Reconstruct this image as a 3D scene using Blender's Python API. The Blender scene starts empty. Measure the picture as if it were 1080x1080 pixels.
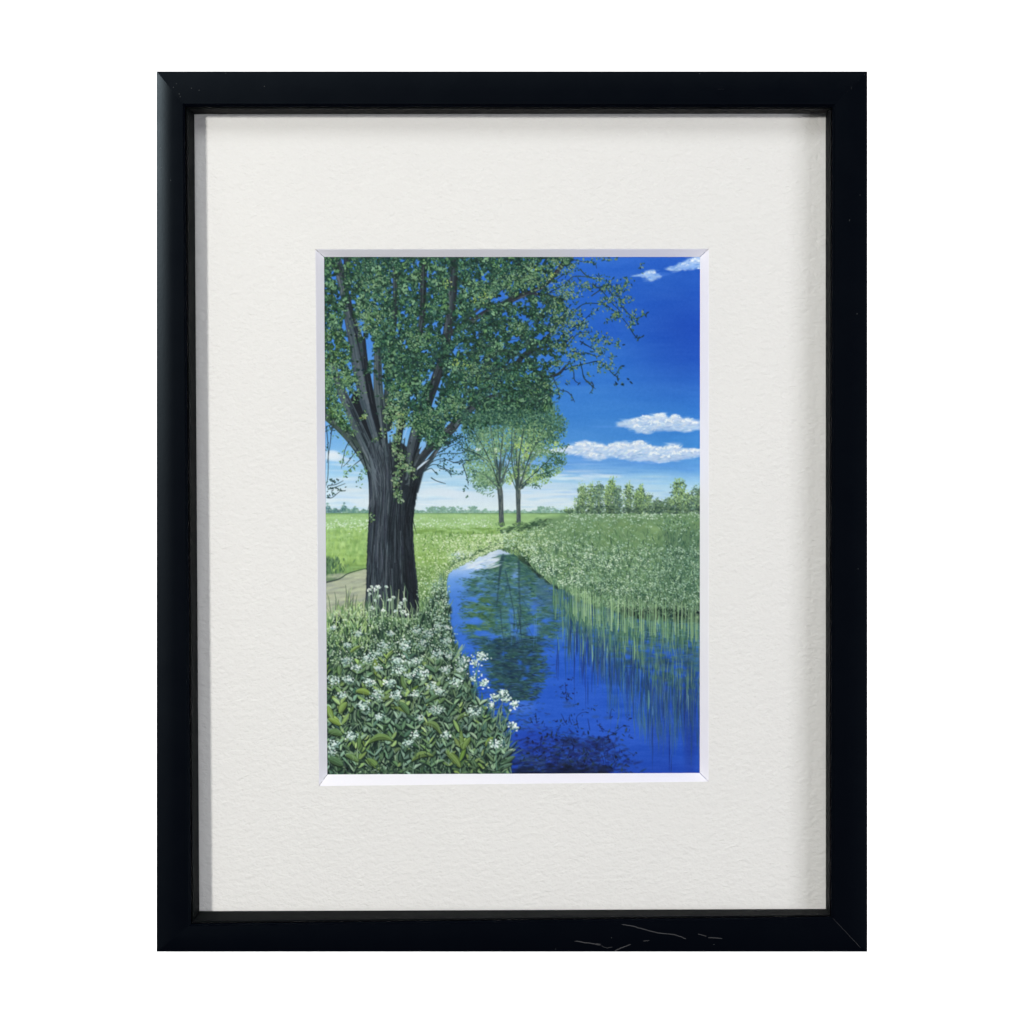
import bpy, bmesh, math, random
import numpy as np

# ================= camera, world, lamps, exposure =================
K = 0.00033            # metres per plan unit (the frame measures about 25 x 31 cm)
D = 1.25               # camera distance from the front of the frame
ZC = (1004-540)*K      # height of the picture's middle above the frame's foot
scene = bpy.context.scene
COL = scene.collection

cam = bpy.data.cameras.new('camera'); cam_o = bpy.data.objects.new('camera', cam); COL.objects.link(cam_o)
cam_o.location = (0, -D, ZC); cam_o.rotation_euler = (math.radians(90), 0, 0)
cam.sensor_width = 36; cam.lens = 36*D/(1080*K); cam.clip_start = .05; cam.clip_end = 50
scene.camera = cam_o

world = bpy.data.worlds.new('World'); scene.world = world; world.use_nodes = True
bg = world.node_tree.nodes['Background']; bg.inputs[0].default_value = (.9, .94, 1, 1); bg.inputs[1].default_value = .09

def lamp(name, loc, target, w, h, power, col, spread=180):
    l = bpy.data.lights.new(name, 'AREA'); l.shape = 'RECTANGLE'; l.size = w; l.size_y = h
    l.energy = power; l.color = col; l.spread = math.radians(spread)
    o = bpy.data.objects.new(name, l); COL.objects.link(o); o.location = loc
    from mathutils import Vector
    o.rotation_euler = (Vector(target)-Vector(loc)).to_track_quat('-Z', 'Y').to_euler()
    return o
lamp('key_lamp',  (-.68, -1.10, ZC+.31), (0, 0, ZC), .09, .09, 11.8, (1, .985, .93))
lamp('fill_lamp', (.86, -.90, ZC-.12), (0, 0, ZC-.06), .46, .46, 5.6, (.93, .94, 1))
lamp('overhead_lamp', (-.12, -1.45, ZC+1.15), (0, 0, ZC), .9, .6, 10, (.95, .98, 1))
lamp('backdrop_lamp', (-.75, .12, ZC+.1), (0, .6, ZC), .25, .9, 22, (1, 1, 1))
lamp('backdrop_lamp', (.75, .12, ZC+.1), (0, .6, ZC), .25, .9, 22, (1, 1, 1))

scene.view_settings.view_transform = 'Standard'; scene.view_settings.look = 'None'
scene.view_settings.exposure = 0; scene.view_settings.gamma = 1
scene.view_settings.use_curve_mapping = False
scene.render.engine = 'CYCLES'
scene.cycles.max_bounces = 8; scene.cycles.transparent_max_bounces = 12

# ================= helpers =================
def P(px, py, d=0.0):
    """plan coordinates measured in the frame's front plane -> a point at depth d behind it"""
    f = 1+d/D
    return ((px-540)*K*f, d, ZC+(540-py)*K*f)

def mat(name, build):
    m = bpy.data.materials.new(name); m.use_nodes = True
    nt = m.node_tree; b = nt.nodes['Principled BSDF']; build(nt, b, nt.nodes, nt.links); return m

def obj(name, verts, faces, m, parent=None, smooth=False):
    me = bpy.data.meshes.new(name); me.from_pydata(verts, [], faces); me.update()
    if smooth:
        for p in me.polygons: p.use_smooth = True
    me.materials.append(m); o = bpy.data.objects.new(name, me); COL.objects.link(o)
    if parent: o.parent = parent
    return o

def noise_node(n, l, scale, detail=3, rough=.5, vec=None, dist=0):
    t = n.new('ShaderNodeTexNoise'); t.inputs['Scale'].default_value = scale
    t.inputs['Detail'].default_value = detail; t.inputs['Roughness'].default_value = rough; t.inputs['Distortion'].default_value = dist
    if vec: l.new(vec, t.inputs['Vector'])
    return t

# ================= materials =================
def m_frame(nt, b, n, l):
    b.inputs['Base Color'].default_value = (.0003, .0007, .0024, 1)
    b.inputs['Specular IOR Level'].default_value = .11; b.inputs['Specular Tint'].default_value = (.68, .86, 1, 1)
    tc = n.new('ShaderNodeTexCoord')
    t = noise_node(n, l, 90, 5, .6, tc.outputs['Object']); r = n.new('ShaderNodeMapRange')
    r.inputs[3].default_value = .28; r.inputs[4].default_value = .36
    l.new(t.outputs['Fac'], r.inputs[0]); l.new(r.outputs[0], b.inputs['Roughness'])
    t2 = noise_node(n, l, 900, 3, .6, tc.outputs['Object']); bp = n.new('ShaderNodeBump')
    bp.inputs['Strength'].default_value = .12; bp.inputs['Distance'].default_value = .0001
    l.new(t2.outputs['Fac'], bp.inputs['Height']); l.new(bp.outputs[0], b.inputs['Normal'])
FRAME = mat('black_foil', m_frame)
def m_lip(nt, b, n, l):
    b.inputs['Base Color'].default_value = (.0052, .0064, .0072, 1); b.inputs['Roughness'].default_value = .6
    b.inputs['Specular IOR Level'].default_value = .03
LIP = mat('black_lip', m_lip)
def m_paper(nt, b, n, l):
    tc = n.new('ShaderNodeTexCoord')
    b.inputs['Roughness'].default_value = .8; b.inputs['Specular IOR Level'].default_value = .25
    c = noise_node(n, l, 14, 3, .5, tc.outputs['Object']); r = n.new('ShaderNodeValToRGB')
    r.color_ramp.elements[0].color = (.775, .762, .746, 1); r.color_ramp.elements[1].color = (.81, .796, .776, 1)
    l.new(c.outputs['Fac'], r.inputs[0]); l.new(r.outputs[0], b.inputs['Base Color'])
    mp = n.new('ShaderNodeMapping'); mp.inputs['Rotation'].default_value = (0, .6, 0); mp.inputs['Scale'].default_value = (.8, 1, 1.15)
    l.new(tc.outputs['Object'], mp.inputs[0])
    a = noise_node(n, l, 640, 3, .5, mp.outputs[0], .15); a2 = noise_node(n, l, 1500, 2, .5, mp.outputs[0])
    ad = n.new('ShaderNodeMath'); ad.operation = 'MULTIPLY_ADD'; ad.inputs[1].default_value = .3
    l.new(a2.outputs['Fac'], ad.inputs[0]); l.new(a.outputs['Fac'], ad.inputs[2])
    bp = n.new('ShaderNodeBump'); bp.inputs['Strength'].default_value = 1; bp.inputs['Distance'].default_value = .0004
    l.new(ad.outputs[0], bp.inputs['Height']); l.new(bp.outputs[0], b.inputs['Normal'])
PAPER = mat('textured_mat_paper', m_paper)
def m_core(nt, b, n, l):
    tc = n.new('ShaderNodeTexCoord'); t = noise_node(n, l, 700, 3, .6, tc.outputs['Object'])
    r = n.new('ShaderNodeValToRGB'); r.color_ramp.elements[0].color = (.90, .88, .95, 1); r.color_ramp.elements[1].color = (.93, .91, .97, 1)
    l.new(t.outputs['Fac'], r.inputs[0]); l.new(r.outputs[0], b.inputs['Base Color']); b.inputs['Roughness'].default_value = .7
CORE = mat('white_mat_core', m_core)
def m_plain(col, rough=.7, spec=.3):
    def f(nt, b, n, l):
        b.inputs['Base Color'].default_value = (*col, 1); b.inputs['Roughness'].default_value = rough; b.inputs['Specular IOR Level'].default_value = spec
    return f
BACKDROP = mat('white_backdrop', m_plain((.92, .92, .92)))
BOARD = mat('brown_board', m_plain((.28, .2, .12)))
SCRATCH_GLINT = mat('scratched_foil_and_glint', m_plain((.055, .055, .06), .6, .3))
DUST = mat('grey_dust', m_plain((.12, .13, .13), .9))
def m_glass(nt, b, n, l):
    out = n['Material Output']; n.remove(b)
    tr = n.new('ShaderNodeBsdfTransparent'); tr.inputs[0].default_value = (.995, .996, .995, 1)
    gl = n.new('ShaderNodeBsdfGlossy'); gl.inputs['Roughness'].default_value = .03
    fr = n.new('ShaderNodeFresnel'); fr.inputs[0].default_value = 1.3
    ge = n.new('ShaderNodeNewGeometry'); fa = n.new('ShaderNodeMath'); fa.operation = 'SUBTRACT'; fa.inputs[0].default_value = 1; l.new(ge.outputs['Backfacing'], fa.inputs[1])
    mu = n.new('ShaderNodeMath'); mu.operation = 'MULTIPLY'; l.new(fr.outputs[0], mu.inputs[0]); l.new(fa.outputs[0], mu.inputs[1])
    mx = n.new('ShaderNodeMixShader'); l.new(mu.outputs[0], mx.inputs[0]); l.new(tr.outputs[0], mx.inputs[1]); l.new(gl.outputs[0], mx.inputs[2])
    l.new(mx.outputs[0], out.inputs[0])
GLASS = mat('clear_glass', m_glass)
def m_paint(nt, b, n, l):
    a = n.new('ShaderNodeAttribute'); a.attribute_name = 'pigment'; l.new(a.outputs['Color'], b.inputs['Base Color'])
    b.inputs['Roughness'].default_value = .6; b.inputs['Specular IOR Level'].default_value = .10
    tc = n.new('ShaderNodeTexCoord'); t = noise_node(n, l, 2600, 3, .6, tc.outputs['Object'])
    bp = n.new('ShaderNodeBump'); bp.inputs['Strength'].default_value = .12; bp.inputs['Distance'].default_value = .0001
    l.new(t.outputs['Fac'], bp.inputs['Height']); l.new(bp.outputs[0], b.inputs['Normal'])
PAINT = mat('acrylic_paint', m_paint)

# ================= the white surface behind =================
bd = obj('backdrop', [(-4, .62, -3), (4, .62, -3), (4, .62, 4), (-4, .62, 4)], [(0, 1, 2, 3)], BACKDROP)
bd['kind'] = 'structure'

# ================= the framed painting =================
root = bpy.data.objects.new('framed_painting', None); COL.objects.link(root)
root.empty_display_size = .05
root['label'] = 'black framed painting of a big tree beside a blue stream, in a wide cream mat'
root['category'] = 'framed picture'

OUT = [(165, 75), (915, 75), (915, 1004), (165, 1004)]
INN = [(195.6, 113), (877.4, 113.8), (876, 966.5), (202.2, 974)]
LIPQ = [(205, 120.6), (870.8, 120), (871, 958.6), (210.2, 961)]
def lerpq(A, B, t): return [(a[0]+(b[0]-a[0])*t, a[1]+(b[1]-a[1])*t) for a, b in zip(A, B)]

def mitred(name, rows, side, m, parent, seg=1, gap=.25, smooth=False):
    """rows: list of (quad, depth); one side of the frame between two mitred corners"""
    i, j = side, (side+1) % 4
    verts, faces = [], []
    for q, d in rows:
        (x0, y0), (x1, y1) = q[i], q[j]; L = math.hypot(x1-x0, y1-y0); g = gap/L
        for k in range(seg+1):
            t = g+(1-2*g)*k/seg
            verts.append(P(x0+(x1-x0)*t, y0+(y1-y0)*t, d))
    w = seg+1
    for r in range(len(rows)-1):
        for k in range(seg): faces.append((r*w+k, r*w+k+1, (r+1)*w+k+1, (r+1)*w+k))
    n = len(rows)
    faces.append(tuple(r*w for r in range(n))); faces.append(tuple(r*w+seg for r in range(n-1, -1, -1)))
    for k in range(seg): faces.append(((n-1)*w+k, (n-1)*w+k+1, k+1, k))
    bm = bmesh.new(); vs = [bm.verts.new(v) for v in verts]
    for f in faces:
        try: bm.faces.new([vs[q] for q in f])
        except ValueError: pass
    bmesh.ops.recalc_face_normals(bm, faces=bm.faces)
    me = bpy.data.meshes.new(name); bm.to_mesh(me); bm.free(); me.materials.append(m)
    if smooth:
        for p in me.polygons: p.use_smooth = True
        me.set_sharp_from_angle(angle=math.radians(35))
    o = bpy.data.objects.new(name, me); COL.objects.link(o); o.parent = parent
    return o

CROWN = .0003
prof = [(0, .0220), (0, .0009), (.012, .00055)]
for k in range(1, 12):                                     # gently crowned face
    t = .012+.97*k/12; prof.append((t, CROWN*abs(2*t-1)**1.7*(.6 if t > .5 else 1)))
prof += [(.985, .0009), (1, .0016)]
def rail_d(t, side): return (.00055 if side == 3 else CROWN)*abs(2*t-1)**1.7*(.3 if t > .5 and side == 3 else .6 if t > .5 else 1)
rails = []
for s_ in range(4):
    rows = [(lerpq(OUT, INN, t), rail_d(t, s_) if .01 < t < .983 else d) for t, d in prof]
    rows += [(lerpq(INN, LIPQ, .02), .0024), (lerpq(INN, LIPQ, .02), .022)]
    r = mitred('rail', rows, s_, FRAME, root, 24, .004, True); rails.append(r)
    lip = [(lerpq(INN, LIPQ, .05), .0021), (lerpq(INN, LIPQ, .16), .0017), (lerpq(INN, LIPQ, .24), .0022), (lerpq(INN, LIPQ, .97), .0102),
           (lerpq(INN, LIPQ, 1), .0107), (lerpq(INN, LIPQ, 1), .0112), (lerpq(INN, LIPQ, .05), .0112)]
    mitred('inner_lip', lip, s_, LIP, r, 8, .01)

# scratches and specks worn into the foil, plus a painted mitre highlight
def scratch_speck_glint(pts, w, parent, m=SCRATCH_GLINT, depth=.00002):
    verts, faces = [], []
    for i, (x, y) in enumerate(pts):
        x0, y0 = pts[max(0, i-1)]; x1, y1 = pts[min(len(pts)-1, i+1)]; L = math.hypot(x1-x0, y1-y0)+1e-9
        nx, ny = -(y1-y0)/L*w/2, (x1-x0)/L*w/2
        if i in (0, len(pts)-1): nx *= .3; ny *= .3
        for a, d in ((-1, 0), (0, -.00009), (1, 0)):
            q = P(x+nx*a, y+ny*a, 0); verts.append((q[0], surf(x, y)-depth+d, q[2]))
    for i in range(len(pts)-1):
        for a in (0, 1): faces.append((i*3+a, i*3+a+1, i*3+a+4, i*3+a+3))
    return obj('scratch_speck_glint', verts, faces, m, parent)
def surf(x, y):
    """depth of the crowned rail face below a plan point"""
    def t_of():
        c = []
        c.append((x-165)/(INN[3][0]+(INN[0][0]-INN[3][0])*(974-y)/861-165) if x < 205 else 9)
        c.append((915-x)/(915-876.7) if x > 872 else 9)
        c.append((y-75)/(113.4-75) if y < 116 else 9)
        c.append((1004-y)/(1004-(974+(966.5-974)*(x-202)/674)) if y > 962 else 9)
        return min(c)
    t = max(0, min(1, t_of())); return rail_d(t, 3 if x < 205 else 0)
rng = random.Random(3)
def wob(pts, n=6, a=.35):
    out = []
    for i in range(len(pts)-1):
        for k in range(n):
            t = k/n; out.append((pts[i][0]*(1-t)+pts[i+1][0]*t+rng.uniform(-a, a), pts[i][1]*(1-t)+pts[i+1][1]*t+rng.uniform(-a, a)*.6))
    return out+[pts[-1]]
for pts, w in [([(655.7,975),(668,977),(679.6,980.4),(697,984.5),(711,985.6),(718,988),(723.6,990.4)],.85),([(605.7,992.5),(620,994.6),(634,996.8)],.9),([(648,1003),(655,1000),(665.5,996)],.9),
               ([(678,992.6),(685,992)],.7),([(736,985),(741,986.4),(745,987.6)],.7),([(746.5,989),(754,989.2),(762,990)],.8),([(634,997.5),(640,1000),(646,999)],.5),([(628,995),(634,996)],.6)]:
    scratch_speck_glint(wob(pts), w, rails[2])
scratch_speck_glint(wob([(878,968),(893,984),(908,1000)], 8, .15), .35, rails[2])  # pale line along the corner mitre, a painted highlight rather than wear
for x, y, side in [(757,94,0),(760,94,0)]: scratch_speck_glint([(x,y),(x+4,y)], .4, rails[side])
for x, y, side in [(169,156,3),(170,176.5,3),(183,92,0),(190,102,0),(202,93,0),(210,95,0),(738,77.5,0),(279,91,0),(238,77,0),(907,205.5,1),(896,232,1),(904,331,1),(586,1001,2),(645,989,2),(753,996,2),(189,99,0),(186,88,0),(862,964,2),(180,190,3),(905,600,1)]:
    scratch_speck_glint([(x-.4,y),(x,y+.1),(x+.4,y)], .7, rails[side], DUST)

# glazing
def box(name, q, d0, d1, m, parent):
    v = [P(x, y, d0) for x, y in q]+[P(x, y, d1) for x, y in q]
    return obj(name, v, [(0,1,2,3), (7,6,5,4), (0,4,5,1), (1,5,6,2), (2,6,7,3), (3,7,4,0)], m, parent)
GQ = [(199, 115.5), (875, 115.5), (875, 963), (204, 968)]
box('glass_pane', GQ, .01125, .01295, GLASS, root)

# window mat, a sheet with a rectangular opening
BO = [(332.6, 262.8), (747.6, 262.3), (747.4, 824.4), (336.3, 829)]
BI = [(341.8, 271), (738.3, 271), (738, 815.2), (345.2, 816.8)]
dm, dp = .0131, .0161
vv = []; ff = []
MO = [(190, 105), (890, 105), (890, 980), (190, 985)]
N_ = 1
for q, d in ((MO, dm+.0030), (MO, dm), (BO, dm)):
    vv += [P(x, y, d) for x, y in q]
for i in range(4):
    j = (i+1) % 4
    ff += [(4+i, 4+j, 8+j, 8+i), (i, j, 4+j, 4+i)]
window_mat = obj('window_mat', vv, ff, PAPER, root)
window_mat['label'] = 'cream mat of cold-pressed textured paper around the painting'
for s_ in range(4):
    rows = [(BO, dm+.00002), (lerpq(BO, BI, .06), dm+.00012), (BI, dm+.0028), (BI, dm+.0030), (BO, dm+.0030)]
    mitred('bevel', rows, s_, CORE, window_mat, 4, .3)
box('backing_board', MO, .0186, .0206, BOARD, root)

PIG = np.array([.97, .98, .97], np.float32); SHARP = 0.0
# ---- PAINTER BEGIN: the flat painted artwork, dabbed stroke by stroke into colour arrays ----
SS = 4                                   # working cells per unit of the artwork plan
PX0, PY0, PW, PH = 338, 266, 408, 556    # extent of the painted sheet on the plan
SKY, CLOUD, CLOUD2, CLOUD3, CLOUD4, FAR, MEADOW, PATH, RIVER, REEDS, TREE, SLIM, SLIM2, BUSH, FLOWERS, BANK = range(16)

class Canvas:
    def __init__(s, seed=7):
        s.h, s.w = PH*SS, PW*SS
        s.a = np.zeros((s.h, s.w, 3), np.float32)
        s.lab = np.zeros((s.h, s.w), np.int8)
        s.r = np.random.default_rng(seed)
        s.R = random.Random(seed)
        s.cur = SKY
    def put(s, x0, y0, m, col, alpha=1.0, th=0.5):
        sub = s.a[y0:y0+m.shape[0], x0:x0+m.shape[1]]
        mm = (m*alpha)[..., None]
        sub += (np.asarray(col, np.float32)-sub)*mm
        if s.cur is not None:
            s.lab[y0:y0+m.shape[0], x0:x0+m.shape[1]][m*alpha > th] = s.cur
    def box(s, xa, ya, xb, yb):
        xa = max(0, int((xa-PX0)*SS)-2); ya = max(0, int((ya-PY0)*SS)-2)
        xb = min(s.w, int((xb-PX0)*SS)+3); yb = min(s.h, int((yb-PY0)*SS)+3)
        return xa, ya, xb, yb
    def grid(s, b):
        X = (np.arange(b[0], b[2], dtype=np.float32)+.5)/SS+PX0
        Y = (np.arange(b[1], b[3], dtype=np.float32)+.5)/SS+PY0
        return X[None, :], Y[:, None]
    def line(s, pts, ws, col, alpha=1.0):
        """round brush line through pts with a width at each point"""
        if not hasattr(ws, '__len__'): ws = [ws]*len(pts)
        wm = max(ws)/2+.3
        xs = [p[0] for p in pts]; ys = [p[1] for p in pts]
        b = s.box(min(xs)-wm, min(ys)-wm, max(xs)+wm, max(ys)+wm)
        if b[2] <= b[0] or b[3] <= b[1]: return
        X, Y = s.grid(b); m = np.zeros((b[3]-b[1], b[2]-b[0]), np.float32)
        for i in range(len(pts)-1):
            x1, y1 = pts[i]; x2, y2 = pts[i+1]; dx, dy = x2-x1, y2-y1
            L = dx*dx+dy*dy+1e-6
            t = np.clip(((X-x1)*dx+(Y-y1)*dy)/L, 0, 1)
            d = np.hypot(X-x1-t*dx, Y-y1-t*dy)
            r = (ws[i]+(ws[i+1]-ws[i])*t)/2
            m = np.maximum(m, np.clip((r-d)*SS+.5, 0, 1))
        s.put(b[0], b[1], m, col, alpha)
    def curve(s, pts, ws, col, alpha=1.0, n=4):
        """Catmull-Rom smoothed line"""
        if not hasattr(ws, '__len__'): ws = [ws]*len(pts)
        P = [pts[0]]+list(pts)+[pts[-1]]; out = []; W = []
        for i in range(1, len(P)-2):
            for k in range(n):
                t = k/n; a, b_, c, d = P[i-1], P[i], P[i+1], P[i+2]
                out.append(tuple(.5*(2*b_[j]+(c[j]-a[j])*t+(2*a[j]-5*b_[j]+4*c[j]-d[j])*t*t+(3*b_[j]-a[j]-3*c[j]+d[j])*t**3) for j in (0, 1)))
                W.append(ws[i-1]+(ws[i]-ws[i-1])*t)
        out.append(pts[-1]); W.append(ws[-1]); s.line(out, W, col, alpha)
        return out
    def leaf(s, x, y, L, wd, ang, col, alpha=1.0, bend=0.0):
        """pointed dab starting at x, y and going along ang (degrees, y down)"""
        ca, sa = math.cos(math.radians(ang)), math.sin(math.radians(ang))
        ex, ey = x+ca*L, y+sa*L; p = wd*.6+abs(bend)*L
        b = s.box(min(x, ex)-p, min(y, ey)-p, max(x, ex)+p, max(y, ey)+p)
        if b[2] <= b[0] or b[3] <= b[1]: return
        X, Y = s.grid(b)
        u = ((X-x)*ca+(Y-y)*sa)/L; v = -(X-x)*sa+(Y-y)*ca
        if bend: v = v-bend*L*4*u*(1-u)
        q = np.clip(4*u*(1-u), 0, 1)
        hw = wd*.5*q**.75
        m = np.clip((hw-np.abs(v))*SS+.5, 0, 1)*(q > 0)
        s.put(b[0], b[1], m.astype(np.float32), col, alpha)
    def dab(s, x, y, rx, ry, col, alpha=1.0, ang=0.0, hard=1.0, th=.5):
        """soft oval"""
        R = max(rx, ry)*1.6
        b = s.box(x-R, y-R, x+R, y+R)
        if b[2] <= b[0] or b[3] <= b[1]: return
        X, Y = s.grid(b); ca, sa = math.cos(math.radians(ang)), math.sin(math.radians(ang))
        u = ((X-x)*ca+(Y-y)*sa)/rx; v = (-(X-x)*sa+(Y-y)*ca)/ry
        m = np.clip((1.5-np.sqrt(u*u+v*v))*hard, 0, 1); m = m*m*(3-2*m)
        s.put(b[0], b[1], m.astype(np.float32), col, alpha, th)
    def polymask(s, pts, b, soft=.3, wob=0.0, woc=5.0):
        X, Y = s.grid(b)
        if wob:
            X = X+wob*(s.noise(b, woc)-.5)*2; Y = Y+wob*(s.noise(b, woc)-.5)*2
        else: X = X+0*Y; Y = Y+0*X
        ins = np.zeros(X.shape, bool); n = len(pts)
        for i in range(n):
            x1, y1 = pts[i]; x2, y2 = pts[(i+1) % n]
            if y1 == y2: continue
            c = ((y1 > Y) != (y2 > Y)) & (X < (x2-x1)*(Y-y1)/(y2-y1)+x1)
            ins ^= c
        m = ins.astype(np.float32)
        k = int(soft*SS)
        for _ in range(2 if k > 1 else 1):
            if k >= 1: m = blur(m, k)
        return m
    def poly(s, pts, col, alpha=1.0, soft=.3, wob=0.0, woc=5.0):
        xs = [p[0] for p in pts]; ys = [p[1] for p in pts]; e = soft*3+wob
        b = s.box(min(xs)-e, min(ys)-e, max(xs)+e, max(ys)+e)
        m = s.polymask(pts, b, soft, wob, woc)
        s.put(b[0], b[1], m, col, alpha); return b, m
    def noise(s, b, cell, cy=None):
        """smooth random field 0..1 over a box, cell size in plan units"""
        cy = cy or cell
        h, w = b[3]-b[1], b[2]-b[0]
        gh, gw = int(h/SS/cy)+3, int(w/SS/cell)+3
        g = s.r.random((gh, gw)).astype(np.float32)
        yy = np.arange(h)/SS/cy; xx = np.arange(w)/SS/cell
        yi = yy.astype(int); xi = xx.astype(int)
        fy = (yy-yi)[:, None]; fx = (xx-xi)[None, :]; fy = fy*fy*(3-2*fy); fx = fx*fx*(3-2*fx)
        A = g[yi][:, xi]; B = g[yi][:, xi+1]; C = g[yi+1][:, xi]; D = g[yi+1][:, xi+1]
        return (A*(1-fx)+B*fx)*(1-fy)+(C*(1-fx)+D*fx)*fy

def blur(m, k):
    for ax in (0, 1):
        p = np.pad(m, [(k, k) if a == ax else (0, 0) for a in (0, 1)], mode='edge')
        c = np.cumsum(p, axis=ax, dtype=np.float64)
        z = np.zeros_like(np.take(c, [0], axis=ax)); c = np.concatenate([z, c], axis=ax)
        n = m.shape[ax]; w = 2*k+1
        m = ((np.take(c, range(w, w+n), axis=ax)-np.take(c, range(0, n), axis=ax))/w).astype(np.float32)
    return m

def keyed(keys, y):
    ks = np.array([k[0] for k in keys], float)
    return np.stack([np.interp(y, ks, [k[1][c] for k in keys]) for c in range(3)], -1).astype(np.float32)

def inpoly(x, y, pts):
    c = False; n = len(pts)
    for i in range(n):
        x1, y1 = pts[i]; x2, y2 = pts[(i+1) % n]
        if (y1 > y) != (y2 > y) and x < (x2-x1)*(y-y1)/(y2-y1)+x1: c = not c
    return c

def interp(x, tab):
    return float(np.interp(x, [t[0] for t in tab], [t[1] for t in tab]))

def paint():
    c = Canvas(); R = c.R; U = R.uniform; G = R.gauss
    FULL = (0, 0, c.w, c.h)
    def var(col, k=8, h=2):
        d = G(0, k); return tuple(max(0, min(255, v+d+G(0, h))) for v in col)
    def pick(cols, k=8, h=2): return var(R.choice(cols), k, h)

    # ---------------- sky ----------------
    Y = (np.arange(c.h)+.5)/SS+PY0; X = (np.arange(c.w)+.5)/SS+PX0
    left = keyed([(266,(62,120,215)),(330,(66,128,216)),(390,(80,142,220)),(440,(98,158,222)),(470,(122,176,224)),(498,(152,196,228)),(512,(188,214,232)),(528,(214,228,238)),(545,(214,228,232))], Y)
    mid = keyed([(266,(44,104,202)),(300,(38,98,198)),(345,(38,100,198)),(390,(52,118,206)),(440,(62,130,208)),(465,(74,140,212)),(490,(105,160,222)),(505,(160,200,228)),(520,(204,222,234)),(532,(216,230,236)),(545,(212,226,230))], Y)
    right = keyed([(266,(40,94,194)),(300,(32,88,190)),(345,(25,76,182)),(380,(28,82,186)),(405,(42,102,196)),(440,(54,124,206)),(470,(64,136,210)),(495,(98,158,220)),(510,(158,200,228)),(525,(192,217,230)),(545,(200,222,228))], Y)
    t = np.clip((X-440)/170, 0, 1)[None, :, None]; t2 = np.clip((X-620)/115, 0, 1)[None, :, None]
    t = t*t*(3-2*t); t2 = t2*t2*(3-2*t2)
    a = left[:, None]*(1-t)+mid[:, None]*t; a = a*(1-t2)+right[:, None]*t2
    n1 = c.noise(FULL, 45, 9)-.5; n2 = c.noise(FULL, 14, 2.5)-.5; n3 = c.noise(FULL, 1.2, .5)-.5
    c.a[:] = a+(n1*7+n2*4+n3*1.5)[..., None]*np.array([1.2, 1, .5], np.float32)
    # slightly darker blue bar behind the twigs
    c.cur = None
    c.dab(607, 403, 18, 4, (36,98,196), .45, 2); c.dab(600, 300, 14, 10, (34,90,196), .35)
    c.dab(640, 350, 14, 12, (28,84,192), .35); c.dab(560, 300, 30, 20, (48,104,204), .3)
    for (x, y, rx, ry, col, al) in [(352,482,10,4,(222,230,238),.9),(362,485,10,2.4,(205,220,236),.7),(350,478,7,3,(225,232,240),.8),
            (366,505,16,2.2,(196,217,234),.6),(352,511,14,1.6,(160,198,226),.6),(368,517,18,2.2,(214,227,236),.7),(355,524,16,1.2,(180,207,230),.6),(364,529,16,2,(214,227,236),.6),
            (466,503,20,1.8,(172,205,228),.6),(452,496,12,2,(205,220,234),.6),(476,510,24,2.6,(150,195,226),.5),(462,520,22,5,(216,227,238),.75),(482,522,18,4,(214,226,238),.7),(500,515,16,2,(170,205,228),.5),
            (500,525,14,3,(208,223,236),.6),(570,520,26,5,(214,226,238),.75),(590,512,20,3,(205,221,236),.6),(572,530,24,4,(216,228,238),.7),(610,522,14,5,(208,223,236),.6),(465,512,6,1,(220,232,240),.6)]:
        c.dab(x, y, rx, ry, col, al)
    for i in range(260):                                   # brushed streaks of the low sky
        x, y = U(345,640), U(486,540)
        c.dab(x, y, U(6,16), U(.5,1.5), pick([(205,222,236),(165,202,228),(222,232,240),(150,192,226)]), U(.12,.35))
    for i in range(200):
        x, y = U(560,740), U(480,540)
        c.dab(x, y, U(8,20), U(.6,1.8), pick([(110,165,222),(150,195,228),(185,212,232)]) if y > 500 else pick([(92,150,220),(78,140,218)]), U(.1,.25))
    # ---------------- clouds ----------------
    def cloud(lab, P, tops, n=240, pale=(222,229,238), shade=(158,184,218)):
        c.cur = lab
        b, m = c.poly(P, (188,208,232), .9, soft=.9, wob=1.4, woc=3)
        xs = [p[0] for p in P]; ys = [p[1] for p in P]
        c.cur = None
        for j in range(int(n*.35)):
            q1 = R.randrange(len(P)); a_, b_ = P[q1], P[(q1+1) % len(P)]; t_ = R.random()
            c.dab(a_[0]*(1-t_)+b_[0]*t_+G(0,1.5), a_[1]*(1-t_)+b_[1]*t_+G(0,.8), U(2,6), U(.5,1.3), pick([(196,214,236),(168,196,232)]), U(.15,.4), U(-14,10))
        k = 0
        while k < n:
            x, y = U(min(xs), max(xs)), U(min(ys), max(ys))
            if not inpoly(x, y, P): continue
            k += 1; up = (y-min(ys))/(max(ys)-min(ys))
            col = pale if U(0, 1) > up*.75+.05 else shade
            c.dab(x, y, U(1.0,3.6), U(.4,1.1), var(col, 8, 3), U(.3,.75), U(-40,20))
        for j in range(int(n*.2)):
            x, y = U(min(xs), max(xs)), max(ys)-U(-.5, (max(ys)-min(ys))*.45)
            if inpoly(x, y-1, P): c.dab(x, y, U(2,5), U(.4,1.0), pick([(140,172,218),(158,186,224)]), U(.3,.6), U(-12,8))
        c.cur = lab
        for (x, y, r) in tops:                             # billows catching the light on their upper rims
            for j in range(int(12+r*5)):
                an = math.radians(U(-175, -5)); rr = r*U(.45, 1.05)
                c.dab(x+math.cos(an)*rr*1.25, y+math.sin(an)*rr*.8, U(.4,1.2), U(.35,.75), var((236,240,244), 8, 2), U(.35,.85), U(-50,30))
            c.cur = None
            c.dab(x+.6, y+r*.3, r*.8, r*.35, (196,210,232), .45)
            c.cur = lab
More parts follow.
